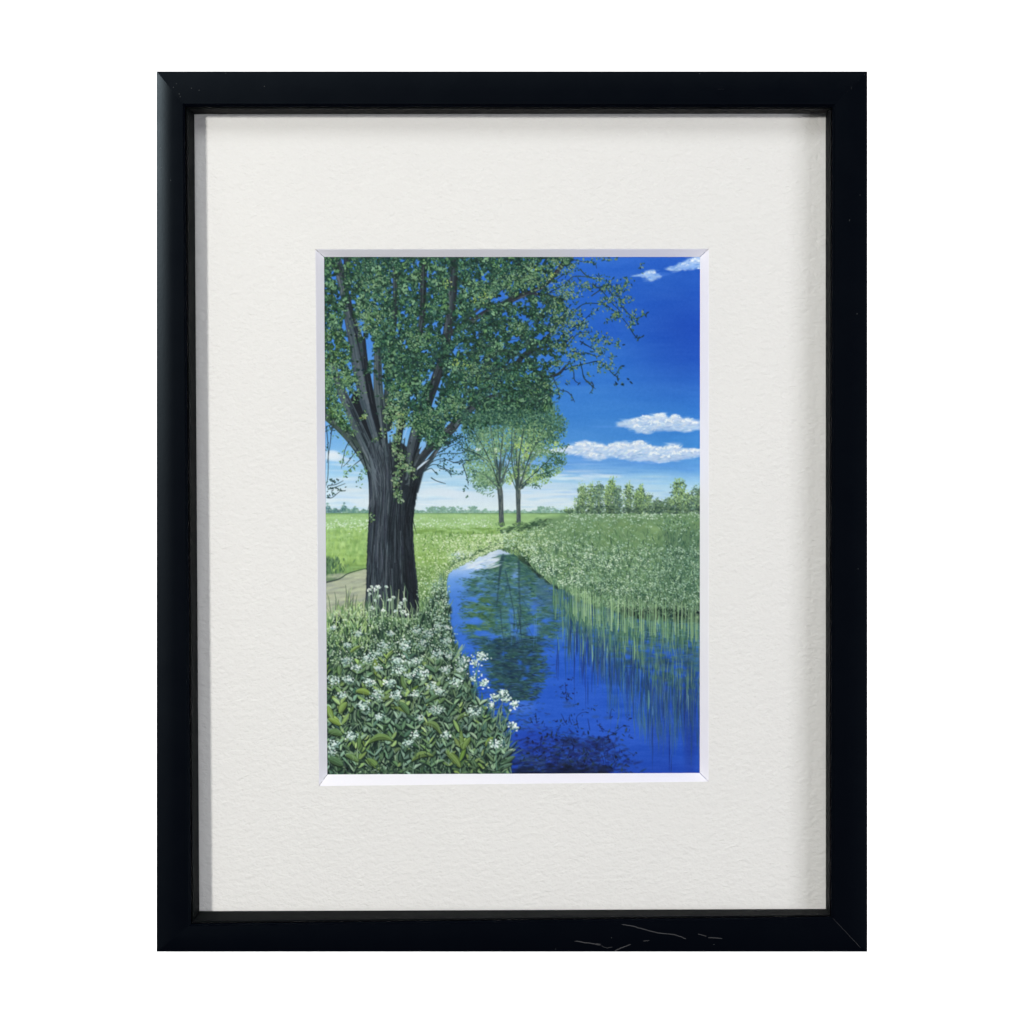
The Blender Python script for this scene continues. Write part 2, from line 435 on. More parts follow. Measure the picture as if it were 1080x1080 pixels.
    cloud(CLOUD, [(649,447),(657,444),(664,442),(677,440),(682,438),(690,440),(692,437),(700,436),(706,440),(711,438),(717,441),(720,443),(726,441),(742,445),(742,451),(730,454),(720,455),(706,453),(690,454),(682,457),(674,456),(664,452),(655,449.5)],
          [(670,444.5,4),(681,441.5,4.5),(696,440,5),(712,441,4.5),(724,445,4),(690,448,6),(672,451,4),(705,446,5),(733,447,3)], 260)
    cloud(CLOUD2, [(560,474),(580,474),(592,472),(604,469),(612,466),(618,465.5),(628,467),(640,470),(650,466.5),(658,466.5),(662,469),(668,467),(674,464.5),(682,467),(688,471),(692,472.5),(704,469.5),(712,468.5),(720,473),(742,474),(742,481),(722,484),(714,485),(700,487.5),(690,486),(676,486),(664,484.5),(650,482),(640,481.5),(632,485),(624,484),(612,480),(592,479),(560,478)],
          [(600,473,4),(612,470.5,4.5),(620,470,4.5),(631,472,4),(647,471,5),(657,471,5),(674,470,6.5),(683,473,5),(697,475,4.5),(710,473.5,5.5),(722,477,4),(734,477,4.5),(626,481,4.5),(690,480,5),(702,482.5,4),(714,480,5),(584,476,3),(667,477,4)], 520)
    c.cur = CLOUD3
    cloud(CLOUD3, [(670,290),(678,289),(682,287),(686,285),(690,285.5),(694,289),(698,291),(692,294),(686,297),(682,294)], [(687,289,3.4)], 40, (150,186,238), (92,142,224))
    cloud(CLOUD4, [(703,283),(710,281),(718,277),(726,274),(732,271),(742,268),(742,281),(730,284),(718,285),(709,285)], [(722,280,3.2),(733,276,4)], 60, (160,192,238), (92,142,224))
    c.cur = None
    c.dab(687, 290, 5, 3, (118,166,232), .35); c.dab(700, 289, 9, 2, (70,125,218), .35)
    c.dab(726, 280, 12, 3.5, (120,166,232), .35); c.dab(737, 283, 1.4, .7, (226,236,246), .9)
    c.dab(676, 290, 2.5, .6, (150,185,240), .6)
    for i in range(26): c.dab(U(578,650), U(500,506), U(6,12), U(.6,1.3), var((208,224,238), 4), U(.25,.5))
    c.dab(640, 450, 16, 1, (88,146,224), .35)

    # ---------------- far horizon ----------------
    c.cur = FAR
    for (x0, x1, top, cols) in [(338,366,531,[(92,128,132),(78,116,118),(110,146,138)]),(362,392,534,[(112,150,140),(96,136,128),(130,164,150)]),
                                (434,610,537,[(140,174,158),(122,158,144),(108,146,134),(156,186,170)])]:
        n = int((x1-x0)*7)
        for i in range(n):
            x = U(x0, x1); hh = 541-(541-top)*(.55+.45*math.sin(x*.55+top)*math.sin(x*.21+1))*U(.5,1.15)
            c.dab(x, U(hh, 541), U(.7,1.5), U(.6,1.2), pick(cols, 5, 3), .8)
    for x, w in [(478,5),(456,3),(500,3),(574,4),(467,2)]:
        for i in range(50): c.dab(x+G(0,w), U(534.5,540), U(.7,1.4), U(.6,1.1), pick([(112,150,136),(128,164,146)],4), .8)
    # ---------------- meadow base ----------------
    c.cur = MEADOW
    ym = keyed([(541,(104,146,98)),(543,(148,186,124)),(552,(152,190,128)),(560,(144,182,112)),(575,(142,178,106)),(590,(142,178,96)),(600,(118,154,88)),(640,(96,134,80)),(700,(70,104,72)),(820,(50,80,62))], Y)
    iy = int((541-PY0)*SS); c.a[iy:] = ym[iy:, None]; c.lab[iy:] = MEADOW
    nn = (c.noise(FULL, 9, 2)-.5)*26; c.a[iy:] += nn[iy:, :, None]
    # distant right meadow tone
    c.cur = BANK
    c.poly([(560,549),(610,541),(746,541),(746,670),(600,640),(540,585)], (104,140,98), .9, soft=1.5, wob=2)
    for i in range(500):
        x, y = U(600,744), U(550,582)
        c.dab(x, y, U(3,9), U(1,3), pick([(104,142,92),(116,150,98),(94,132,92),(124,156,104)]), U(.2,.45), U(-60,60))
    c.poly([(700,560),(746,556),(746,665),(690,650)], (84,118,90), .6, soft=5)
    c.cur = MEADOW
    for i in range(2600):                                   # short blades, left meadow
        x, y = U(342,530), 543+abs(G(0,22))
        if y > 640: continue
        cl = pick([(156,192,108),(132,172,84),(168,202,118),(118,158,80)]) if y > 556 else pick([(160,194,124),(148,184,112)])
        c.leaf(x, y, U(2,5)*(.4+(y-541)/70), U(.5,1.1), U(-110,-70), cl, U(.4,.8))
    for i in range(150): c.dab(U(342,390), U(558,602), U(1,3), U(1.5,4), pick([(168,204,108),(180,212,132),(122,162,88),(130,172,98)]), U(.2,.45), U(-20,20))
    # left meadow : flower band, dark corner, track
    for i in range(330):
        x = U(342,390) if R.random() < .4 else U(434,520)
        c.dab(x, 553+G(0,3.2), U(.5,1.0), U(.4,.7), pick([(214,228,210),(190,212,190),(226,236,226)]), U(.4,.8))
    for i in range(60): c.dab(U(437,520), U(557,563), U(2,5), U(.6,1.3), pick([(112,154,74),(128,166,84)]), .5)
    for i in range(150): c.leaf(344+abs(G(0,8)), U(590,612), U(3,7), U(1,2.2), U(-120,-60), pick([(82,116,80),(94,132,88),(64,98,74)]), .55)
    c.cur = PATH
    c.poly([(336,615),(347,613.5),(358,611),(366,606),(376,603),(392,599),(392,652),(336,652)], (166,172,150), 1, soft=.5, wob=.8)
    for i in range(170):
        y = U(606,650); c.dab(U(338,390), y, U(3,9), U(.7,1.8), pick([(190,196,164),(148,154,140),(176,182,152),(132,140,128)]), U(.25,.55), U(-14,2))
    c.curve([(340,614.5),(347,613.5),(358,610.5),(366,605.5),(376,602),(390,598.8)], [2.6,1.8,1.5,1.2,.9,.6], (60,74,70), .85)
    c.dab(350, 611, 6, 2, (66,88,74), .5)

    # ---------------- water ----------------
    c.cur = RIVER
    RV = [(525,578.5),(516,582),(505,587),(490,594),(478,600),(473,604),(471,615),(470.5,630),(472,650),(476,670),(480,690),(470,830),(760,830),(760,655),(700,650),(660,646),(625,638),(600,627),(582,616),(570,607),(560,596),(548,584),(536,580)]
    b = c.box(440, 570, 746, 822); m = c.polymask(RV, b, .4, .5, 3)
    yy = Y[b[1]:b[3]]
    wl = keyed([(578,(198,212,230)),(592,(190,208,232)),(602,(148,182,232)),(612,(100,150,222)),(630,(74,128,214)),(660,(62,116,210)),(690,(48,102,206)),(730,(38,90,198)),(770,(40,90,196)),(800,(34,74,180)),(822,(28,60,155))], yy)
    wr = keyed([(578,(150,175,200)),(600,(96,130,170)),(625,(72,110,190)),(650,(56,108,200)),(700,(38,90,198)),(760,(38,88,196)),(800,(34,80,186)),(822,(28,64,165))], yy)
    xx = (np.arange(b[0], b[2])+.5)/SS+PX0; tt = np.clip((xx-500)/120, 0, 1)[None, :, None]
    W = wl[:, None]*(1-tt)+wr[:, None]*tt
    W = W+((c.noise(b, 30, 5)-.5)*12+(c.noise(b, 9, 1.2)-.5)*6)[..., None]
    sub = c.a[b[1]:b[3], b[0]:b[2]]; sub += (W-sub)*m[..., None]
    c.lab[b[1]:b[3], b[0]:b[2]][m > .5] = RIVER
    c.dab(548, 746, 16, 7, (84,130,224), .5); c.dab(655, 770, 40, 14, (52,98,214), .35); c.dab(560, 790, 30, 22, (26,52,160), .45)
    c.dab(700, 740, 16, 60, (36,66,160), .4); c.dab(728, 750, 8, 60, (22,40,120), .45)
    for i in range(90): c.dab(U(480,530), U(584,600), U(3,9), U(.4,.9), pick([(214,224,236),(168,192,226),(130,168,226)]), .4, U(-14,0))
    # reflections of the bank, teal under the right edge
    for i in range(900):
        u = U(0, 1); x = 552+u*190; e = interp(x, [(552,590),(570,607),(600,627),(660,646),(740,656)])
        y = e+abs(G(0, 1))*interp(x, [(552,20),(585,26),(620,16),(660,30),(740,50)])
        if y > e+62: continue
        c.dab(x, y, U(2,6), U(.4,1.2), pick([(58,92,104),(72,108,112),(48,78,98),(66,104,140)]), U(.3,.6))
    # mirrored trees
    holes = [(552,716,5,3),(530,722,6,2),(560,690,4,3),(516,700,5,2),(545,668,3,6),(566,722,5,3),(500,655,13,4),(563,640,5,10),(538,650,4,14),(508,668,12,4),(562,665,8,8),(543,607,3,9),(494,606,8,5),(498,632,8,4),(577,655,6,4),(576,690,5,12),(556,706,4,7),(520,672,6,4),(548,700,3,8),(512,622,6,2),(530,690,3,6),(586,640,4,6),(500,690,6,5)]
    def prof(y): return (interp(y, [(586,528),(598,514),(612,490),(640,489),(664,488),(680,502),(700,510),(716,518),(738,530)]),
                         interp(y, [(586,556),(598,574),(612,586),(640,592),(664,588),(680,582),(700,574),(716,572),(738,560)]))
    def hole(x, y, k):
        for (hx, hy, hw, hh) in holes:
            if ((x-hx)/hw)**2+((y-hy)/hh)**2 < k: return True
        return False
    def rcols(x, y):
        if x > 566 and y < 640: return [(64,104,124),(78,118,134),(54,92,118),(70,108,110)]
        if x < 520 and 630 < y < 664: return [(74,116,66),(62,104,66),(88,130,74),(50,88,68)]
        if y > 672: return [(40,76,84),(52,92,86),(32,62,78),(66,108,90),(46,82,102)]
        return [(62,106,86),(76,122,92),(52,92,80),(48,86,92),(88,134,104),(58,98,108)]
    for i in range(2300):                                   # smudged under-colour
        y = U(585,738); l, r = prof(y); x = U(l, r)
        if hole(x, y, U(.7,1.1)): continue
        c.dab(x, y, U(3,7), U(.8,2.2), pick(rcols(x, y)), U(.2,.45), G(0,10))
    for i in range(3600):
        y = U(586,738); l, r = prof(y); x = U(l, r)+G(0,4.2)
        if hole(x, y, U(.5,1.2)): continue
        if math.sin(x*.19+y*.05)*math.sin(y*.17-x*.04) > .45 and R.random() < .6: continue
        c.dab(x, y, U(.8,3.2), U(.35,.85), pick(rcols(x, y), 10, 3), U(.35,.75), G(0,14))
    for x0, x1, ya, y1, w in [(529,524,586,640,3.0),(533,545,600,660,2.2),(547,549,588,668,3.0),(527,534,640,700,1.6),(549,540,650,690,1.8),(546,552,640,690,2),(531,526,584,612,3.4)]:
        P = [(x0+(x1-x0)*k/12+G(0,.3), ya+(y1-ya)*k/12) for k in range(13)]
        c.curve(P, [.6]+[w*(1-.5*k/12) for k in range(1, 13)], (42,70,86), .5)
    for P, w in [([(529,622),(520,640),(514,655)],1.4),([(536,615),(530,636),(522,652)],1.2),([(547,625),(556,640),(564,655)],1.4),([(547,612),(560,622),(572,632)],1.1),([(528,605),(515,614),(505,622)],1.0),([(549,650),(560,668),(566,684)],1.2),([(540,660),(548,676),(552,700)],1.4),([(534,664),(528,680),(520,694)],1.0)]:
        c.curve([(p[0]+G(0,.6), p[1]) for p in P], [w, w*.8, .4], (44,74,86), .32)
    for x in (538.5, 541, 544, 563, 566): c.line([(x, 645+U(0,8)), (x+U(-1,1), 660), (x+U(-1,1), 672+U(0,12))], [.4,1.3,.4], (84,134,208), .5)
    for i in range(520):                                    # dark clump, broken horizontally
        x, y = G(546,14), G(700,17)
        if y > 740 or hole(x, y, .6): continue
        c.dab(x, y, U(1,4), U(.4,1.0), pick([(34,62,80),(42,76,90),(30,54,88),(56,96,90)]), U(.3,.65), G(0,10))
    for i in range(260):                                    # leafy fringe of the mirrored crown
        sd = R.choice((0, 1)); y = U(600,740); x = prof(y)[sd]+G(0,3)
        c.dab(x, y, U(.7,2.0), U(.35,.7), pick([(44,82,92),(60,102,90),(40,70,104)]), .7, G(0,18))
    for i in range(150): c.dab(U(482,524), U(581,599), U(2,6), U(.5,1.1), pick([(226,233,240),(206,219,236)]), .5, -18)
    for i in range(210):
        y = U(592,738); l, r = prof(y); sd = R.choice((0, 1)); x = (l, r)[sd]+(-1, 1)[sd]*U(-7,5)
        yb = int((y-PY0)*SS); xb = min(c.w-1, int((((l-12) if sd == 0 else (r+14))-PX0)*SS))
        c.dab(x, y, U(1.5,5), U(.35,.8), tuple(float(q_) for q_ in W[yb-b[1], xb-b[0]]), U(.35,.8), G(0,8))
    for i in range(150): c.dab(U(490,575), U(600,735), U(1,5), .35, pick([(104,150,196),(80,128,190)]), .35)
    for i in range(420):                                    # loose leaves under the clump, over deep blue
        x, y = G(532,20), U(722,770)
        if x < 490: continue
        c.dab(x, y, U(1.0,3.2), U(.4,.9), pick([(34,62,110),(44,76,116),(26,46,104),(58,96,140)]), U(.3,.6), G(0,14))
    # dark leaves mirrored at the bottom
    for i in range(1500):
        x = G(600,34); y = 818-abs(G(0,26))
        if y < interp(x, [(545,772),(560,764),(590,768),(620,775),(650,778),(672,800)]) or x < 538 or x > 680: continue
        c.dab(x, y, U(1,4), U(.5,1.6), pick([(26,44,104),(22,36,84),(34,54,120),(30,50,70),(24,40,120)]), U(.25,.6), G(0,25))
    for i in range(90):
        x = U(545,660); y = U(770,816); c.leaf(x, y, U(3,6), U(1.2,2.4), U(0,360), pick([(18,26,66),(26,40,60),(36,60,66)]), .75)
    for i in range(24):
        x = U(560,655); y = U(790,817); c.line([(x, y), (x+G(0,3), y-U(4,12))], [.8,.5], (20,30,72), .7)
    for i in range(14): c.curve([(540+U(0,8), 800+i*1.2), (556, 797+i*1.2+U(-1,1)), (575, 800+i*1.2+U(-1,1))], [.5,.5,.3], (64,100,104), .45)
    c.dab(560, 817, 36, 3.0, (18,28,50), .7); c.dab(610, 818, 40, 2.4, (20,28,60), .6)
    for i in range(120): c.dab(U(542,640), 820-abs(G(0,8)), U(3,8), U(.8,2.2), pick([(14,22,58),(18,30,72),(20,34,60)]), U(.25,.55), G(0,8))
    c.dab(602, 782, 8, 5, (24,40,84), .45); c.dab(628, 786, 18, 7, (26,40,96), .45)
    sp = [(596,723,0),(593,729,60),(597,729,100),(599,732,70),(601,735,60),(596,736,20),(609,744,-60),(617,751,5),(558,757,10),(560,760,60),(565,757,-90),(571,764,-45),(585,761,-10),(591,762,-80),(597,762,-70),(603,756,-90),(606,765,-30),(612,768,10),(586,777,-60),(634,768,30),(632,764,70),(647,773,40),(644,757,-20),(648,774,-40),(656,774,50),(661,766,-170),(664,778,0),(663,758,-15),(650,768,-20),(672,795,-140),(661,800,40),(655,792,60),(640,780,0),(606,732,200),(601,717,200),(625,747,60),(651,800,50)]
    for (x, y, an) in sp:
        c.leaf(x, y, U(2.6,4.6), U(1.1,1.9), an+G(0,10), pick([(20,34,86),(24,44,80),(34,62,72)],4,3), .9)
        for k in range(3): c.leaf(x+G(0,3), y+G(0,3), U(1.8,3.4), U(.7,1.3), U(0,360), pick([(22,40,96),(30,54,90)],4,3), .7)
    for P in [[(596,762),(593,755),(592,753)],[(598,764),(594,758)],[(600,762),(601,754)],[(603,764),(600,757)],[(610,768),(608,757),(613,752),(618,751)],[(640,778),(650,771),(657,766),(664,766)],[(636,772),(632,765)],[(598,740),(597,730),(596,720)],[(622,770),(620,758)],[(650,774),(640,771),(632,771)],[(566,762),(565,752)],[(643,758),(645,748),(648,750)]]:
        c.curve(P, [.9]+[.6]*(len(P)-1), (22,40,96), .8)
    for (x, y) in [(598,741),(603,744),(628,756),(641,757),(598,745)]: c.dab(x, y, 4, 1.6, (44,78,140), .5)

    # ---------------- right bank wildflowers ----------------
    c.cur = BANK
    edge = [(530,579),(545,584),(560,597),(570,607),(582,616),(600,628),(620,638),(660,648),(700,652),(742,658)]
    def bank_bot(x): return interp(x, edge)
    for i in range(5200):
        x = U(530,744); top = interp(x, [(530,562),(560,556),(590,548),(612,542),(744,541)]); bb = bank_bot(x)
        y = top+2+(bb-top)*R.random()**.8
        d = (y-top)/(bb-top)
        if x < 580: cols = [(122,154,98),(106,142,90),(142,172,112),(92,128,84)]
        elif x > 700: cols = [(70,108,84),(58,94,78),(88,128,100),(48,78,70)]
        else: cols = [(98,136,94),(86,122,86),(112,148,104),(118,150,108)]
        if d > .72: cols = cols+[(62,98,72),(44,74,62),(84,122,84)]
        if 556 < y < 574 and 636 < x < 715 and R.random() < .45: continue
        c.leaf(x+G(0,.8), y+1, U(2.5,7)*(.5+d*.9), U(.5,1.3), -90+G(0,26), pick(cols), U(.5,.9))
    for i in range(430):                                    # dark roots of the bank
        x = U(548,744); y = bank_bot(x)-U(-2,interp(x,[(548,1.5),(620,4),(744,13)]))
        c.dab(x, y, U(1,3), U(.8,2.2), pick([(40,64,58),(50,78,62),(34,54,56),(62,90,68)]), U(.3,.7) if x < 620 else U(.5,.9))
    for i in range(900):                                    # stalks and blades close to the water
        x = U(560,744); y = bank_bot(x)+U(-2,1)
        c.leaf(x, y, U(6,16), U(.5,1.0), -90+G(0,18), pick([(104,146,104),(128,164,112),(78,116,88),(148,180,130)]), U(.5,.9))
    for i in range(60):
        x = U(700,742); y = U(632,658)
        c.leaf(x, y, U(7,12), U(.9,1.7), -90+G(0,38), pick([(112,146,90),(92,126,84),(134,160,98),(62,92,74)]), .85)
    fl = []
    for i in range(2100):
        x = U(528,743); top = interp(x, [(528,560),(560,556),(590,549),(612,543),(744,542)]); bb = bank_bot(x)
        d = R.random(); y = top+d*(bb-top-2)
        if 560 < y < 572 and 632 < x < 715 and R.random() < .6: continue
        if x > 690 and R.random() < .45: continue
        if d > .8 and R.random() < .6: continue
        fl.append((y, x))
    for y, x in sorted(fl):
        cols = [(168,196,172),(142,176,152),(200,220,200),(156,188,170)] if x > 600 or R.random() < .5 else [(186,206,162),(164,190,142),(212,226,194)]
        if x > 690: cols = [(120,154,138),(142,174,154),(176,202,184)]
        for k in range(R.choice((1,1,2,3))):
            c.dab(x+G(0,.9), y+G(0,.5), U(.45,1.05), U(.35,.65), pick(cols), U(.35,.85), G(0,25))
    # drifts of flower heads: small umbels standing in ragged groups, each over a dark hollow
    for i in range(330):
        x = U(560,743); top = interp(x, [(560,570),(600,572),(640,578),(744,576)]); y = top+(bank_bot(x)-8-top)*R.random()
        if y < top or y > bank_bot(x)-6: continue
        n = R.choice((3,4,6,8)); sp_ = U(1.6,3.6)
        for k in range(2): c.dab(x+G(0,sp_), y+2.2+abs(G(0,2.5)), U(.7,1.8), U(.8,2.2), pick([(58,92,72),(50,82,68),(70,104,80)]), U(.25,.5))
        for k in range(n): c.dab(x+G(0,sp_), y+G(0,sp_*.6), U(.45,1.0), U(.35,.65), pick([(196,216,190),(214,228,208),(170,198,168)] if x < 690 else [(160,190,168),(186,208,188)]), U(.6,.95), G(0,25))
        if R.random() < .5: c.line([(x, y), (x+G(0,.8), y+U(5,10))], [.5,.4], pick([(140,172,128),(120,156,114)]), .6)
    for i in range(1100):                                   # rough upright grass breaking the flower drifts
        x = U(566,743); y = U(566, 654)
        if y > bank_bot(x)+1: continue
        d = (y-560)/95
        c.leaf(x, y, U(4,11), U(.5,1.1), -90+G(0,20), pick([(72,108,80),(56,90,72),(92,130,94),(118,152,112)] if d < .7 else [(44,72,62),(62,96,74),(84,120,88),(108,142,104)]), U(.45,.85), G(0,.08))
    for i in range(260):                                    # paler blades and bent leaves catching light
        x = U(600,743); y = U(590, 650)
        if y > bank_bot(x): continue
        c.leaf(x, y, U(4,9), U(.6,1.3), -90+G(0,40), pick([(138,172,128),(156,186,144),(118,154,112)]), U(.5,.85), G(0,.15))
    for i in range(1000):
        x = U(600,743); y = U(575,652)
        if y > bank_bot(x)-3: continue
        c.dab(x, y, U(.5,1.6), U(.4,1.0), pick([(56,90,76),(66,102,84),(48,80,70),(80,116,96)]), U(.3,.6), U(-60,60))
    for i in range(900):
        x = U(596,743); y = U(574,650)
        if y > bank_bot(x)-4: continue
        c.dab(x, y, U(.5,1.2), U(.35,.7), pick([(126,160,140),(148,180,156),(110,146,126),(186,208,190)]), U(.35,.8), G(0,35))
    for i in range(260):
        x = U(596,742); c.dab(x, 541.5+abs(G(0,3.4))-U(0,1.4), U(.5,1.1), U(.4,.8), pick([(178,200,180),(150,180,156),(206,220,206),(96,130,96)]), .75)
    for (x, y) in [(578,602),(592,614),(612,600),(604,612),(586,600),(640,596),(648,588),(566,590),(622,586),(556,578)]:
        for k in range(12): c.dab(x+G(0,4), y+G(0,2.4), U(.6,1.1), U(.4,.7), var((212,228,206),8,3), .8)
    for i in range(40): c.leaf(604+G(0,6), 600+G(0,5), U(2,5), U(.6,1.2), -90+G(0,30), pick([(140,170,100),(126,158,92)]), .4)
    # ditch mouth between the two banks
    for i in range(150):
        u = U(0,1); c.dab(529+u*50+G(0,4), 560-u*10+G(0,2.0), U(1,2.8), U(.4,1.0), pick([(54,86,62),(70,102,70),(46,74,60),(92,126,84)]), U(.35,.7), U(-40,20))
    c.cur = MEADOW
    for i in range(520):                                    # left bank flowers running to the bend
        u = U(0,1); x = 444+u*84; e = interp(x, [(444,640),(470,606),(478,599),(505,586),(528,577)])
        y = U(562, e) if e > 562 else e
        c.leaf(x, y+2, U(3,7), U(.6,1.3), -90+G(0,26), pick([(104,144,74),(126,164,88),(84,124,70),(148,182,104)]), .8)
    for i in range(1500):
        x = U(438,530); e = interp(x, [(438,660),(462,640),(470,606),(478,599),(505,586),(530,577)])
        y = 563+(e-565)*R.random()**.9
        c.dab(x, y, U(.5,1.15), U(.4,.75), pick([(200,214,176),(174,198,148),(220,232,202),(150,182,122)]), U(.4,.85), G(0,30))
    for i in range(260):                                    # dark lip of the left bank
        x = U(471,528); e = interp(x, [(471,604),(478,600),(505,587),(528,578)]); c.dab(x+G(0,1.5), e-.4-abs(G(0,3.4)), U(.8,2.2), U(.5,1.3), pick([(72,106,70),(92,128,82),(112,146,94),(56,88,66)]), U(.35,.7), U(-50,10))

    for i in range(240):
        x = U(470,530); e = interp(x, [(470,608),(478,600),(490,594),(505,587),(516,582),(528,578)])
        c.leaf(x, e+U(-1,1.6), U(2,5), U(.5,1.1), -90+G(0,35), pick([(112,148,92),(140,172,112),(92,126,84),(164,190,136)]), U(.5,.9))
    for i in range(140):
        x = U(470,530); e = interp(x, [(470,608),(478,600),(490,594),(505,587),(516,582),(528,578)])
        c.dab(x, e-U(0,4), U(.5,1), U(.4,.7), pick([(206,218,180),(184,204,160)]), .8)
    # ---------------- reeds standing in the water ----------------
    c.cur = RIVER
    for i in range(700):
        x = U(590,744); lo = interp(x, [(583,650),(600,664),(620,676),(650,692),(680,710),(700,722),(744,734)]); y = U(bank_bot(x), lo)
        c.dab(x, y, U(1.5,5), U(1,3.4), pick([(58,96,112),(48,84,104),(66,108,108),(40,72,96)] if x > 640 else [(60,100,120),(54,92,128)]), U(.25,.55))
    c.cur = BANK
    for i in range(330):
        x = U(655,744); y = bank_bot(x)-U(-3, interp(x, [(655,6),(744,15)])); c.dab(x, y, U(1,3), U(.8,2.2), pick([(32,50,52),(42,64,58),(26,40,48)]), U(.4,.8))
    for i in range(260):
        x = U(655,744); y = bank_bot(x)-U(2,16); c.leaf(x, y, U(3,9), U(.5,1.2), -90+G(0,40), pick([(104,136,104),(84,114,86),(124,154,118),(64,94,76)]), .8)
    c.cur = REEDS
    for i in range(520):
        x = U(583,744); y0 = bank_bot(x)+U(-6,12)
        lo = interp(x, [(583,652),(600,668),(620,680),(650,690),(680,706),(700,722),(744,736)])
        y1 = min(lo, y0+U(10,40))+U(-10,4)
        if y1 < y0+4: continue
        cols = [(82,126,92),(64,106,86),(100,142,102),(54,92,84),(116,156,112)]
        c.line([(x, y0), (x+G(0,.8), (y0+y1)/2), (x+G(0,1.6), y1)], [U(.3,.7), U(.7,1.2), .3], pick(cols), U(.45,.85))
    for i in range(230):                                    # horizontal glints where reeds meet water
        x = U(620,742); y = bank_bot(x)+abs(G(0,22))
        c.dab(x, y, U(2,5), .4, pick([(110,150,150),(90,130,136),(70,108,130)]), .35)
    for i in range(250):
        x = U(590,744); lo = interp(x, [(583,650),(600,664),(620,676),(650,688),(680,704),(700,722),(744,734)])
        y0 = lo-U(0,34); L = U(10,44)
        c.line([(x, y0+L), (x+G(0,.5), y0+L*.5), (x+G(0,.8), y0)], [.3, U(.6,1.0), .35], pick([(86,130,96),(106,148,106),(68,110,88),(130,166,122)]), U(.4,.8))
    c.cur = RIVER
    for i in range(260):                                    # muted green mirror strokes running down
        x = U(640,743); y0 = interp(x, [(640,690),(700,724),(744,740)])+U(-10,40); L = U(14,40)
        c.line([(x, y0), (x+G(0,.8), y0+L*.5), (x+G(0,1.2), y0+L)], [.3, U(.6,1.6), .3], pick([(52,92,108),(60,104,104),(44,78,116),(74,118,112)]), U(.2,.5))
    for i in range(430):                                    # their dark mirror strokes
        x = U(596,743); lo = -2+interp(x, [(596,664),(620,684),(650,700),(680,718),(700,732),(744,742)])
        y0 = lo+U(-24,8); L = abs(G(0,20))+6
        c.line([(x, y0), (x+G(0,.3), y0+L*.6), (x+G(0,.5), y0+L)], [.3, U(.6,1.1), .25], pick([(34,64,112),(38,74,104),(26,48,120),(54,92,112)]), U(.45,.85))
    for (x, ya, yb, col) in [(606,663,692,(96,148,150)),(614.6,668,694,(110,160,140)),(624.5,680,702,(130,176,156)),(589,676,690,(80,130,140)),(588,670,678,(84,134,120)),(606,660,670,(88,140,120)),(684,728,752,(100,150,140)),(688,745,758,(80,126,170)),(636,655,676,(96,146,110)),(643,664,690,(84,134,100)),(669,672,700,(140,180,124)),(708,756,800,(44,86,176))]:
        c.cur = REEDS; c.line([(x, ya), (x+.5, (ya+yb)/2), (x, yb)], [.6,1.5,.5], col, .85)
        c.cur = RIVER; c.line([(x+.2, yb-4), (x, yb+10), (x-.6, yb+28)], [.4,1.1,.3], (26,54,120), .75)
    for (x, ya, yb) in [(587,690,716),(668,718,758),(654,716,728),(645,710,732),(634,690,720),(620,712,744),(722,720,770),(730,740,790),(688,760,812),(706,770,815),(714,735,778),(735,760,796),(662,700,740),(676,730,756),(694,720,760),(614,690,716)]:
        c.line([(x, ya), (x+G(0,.4), (ya+yb)/2), (x, yb)], [.3,1.1,.3], pick([(24,50,112),(32,64,104)]), .7)
    c.cur = BANK
    for i in range(120):                                    # pale stems in front of the dark root line
        x = U(600,742); y = bank_bot(x)
        c.line([(x, y-U(8,20)), (x+G(0,.6), y+U(6,22))], [.5, .8], pick([(140,176,126),(116,156,112),(160,190,140)]), .75)

    # ---------------- bushes on the right horizon ----------------
    c.cur = BUSH
    def bush(cx, base, w, h, cols, n, dark=(64,92,76)):
        for i in range(int(n*.45)):
            u = G(0,.42); v = R.random()
            if abs(u) > 1: continue
            prof_ = math.sin(math.pi*min(1, .22+.78*(1-v)))**.6
            c.dab(cx+u*w*prof_, base-v*h*.92, U(.7,1.7), U(.6,1.4), var(dark, 8, 4), .7)
        for k in range(3): c.line([(cx+G(0,w*.2), base), (cx+G(0,w*.3), base-h*.8)], [.8,.3], var((84,104,80),5), .7)
        for i in range(n):
            v = R.random(); prof_ = (math.sin(math.pi*min(1, .12+.88*(1-v)*.75+.0))**.9)*(.75+.25*math.sin(v*9+cx))
            u = U(-1,1)*prof_
            lit = u*-.2+v
            c.leaf(cx+u*w+G(0,1.1), base-v*h+G(0,1.2), U(.9,2.2), U(.6,1.2), U(-160,-20), pick(cols if R.random() < .42+lit*.5 else [dark, (96,128,92)]), U(.45,.9))
    L1 = [(150,182,116),(172,200,134),(124,160,102)]; L2 = [(114,146,116),(94,128,104),(134,164,122)]; L3 = [(174,204,118),(148,186,102),(124,162,96)]
    bush(600, 541, 9, 5, L1, 60); bush(614, 541, 8, 30, L1, 330); bush(624, 541, 6, 31, L1, 240); bush(632, 541, 6, 32, L2, 240, (60,88,84)); bush(641, 541, 5, 30, L3, 200)
    bush(646, 541, 5.5, 37, L3, 260); bush(652, 541, 5, 28, L2, 200, (62,90,90)); bush(663, 541, 6, 31, L1, 240); bush(672, 541, 5, 24, L3, 160); bush(676, 541, 6, 29, L3, 240)
    bush(684, 541, 6, 20, L1, 170); bush(694, 541, 9, 14, L2, 220, (66,88,84)); bush(706, 541, 8, 16, L2, 170); bush(716, 541, 10, 35, L3, 420); bush(724, 541, 9, 22, L1, 200); bush(736, 541, 9, 28, L2, 330, (58,84,76))
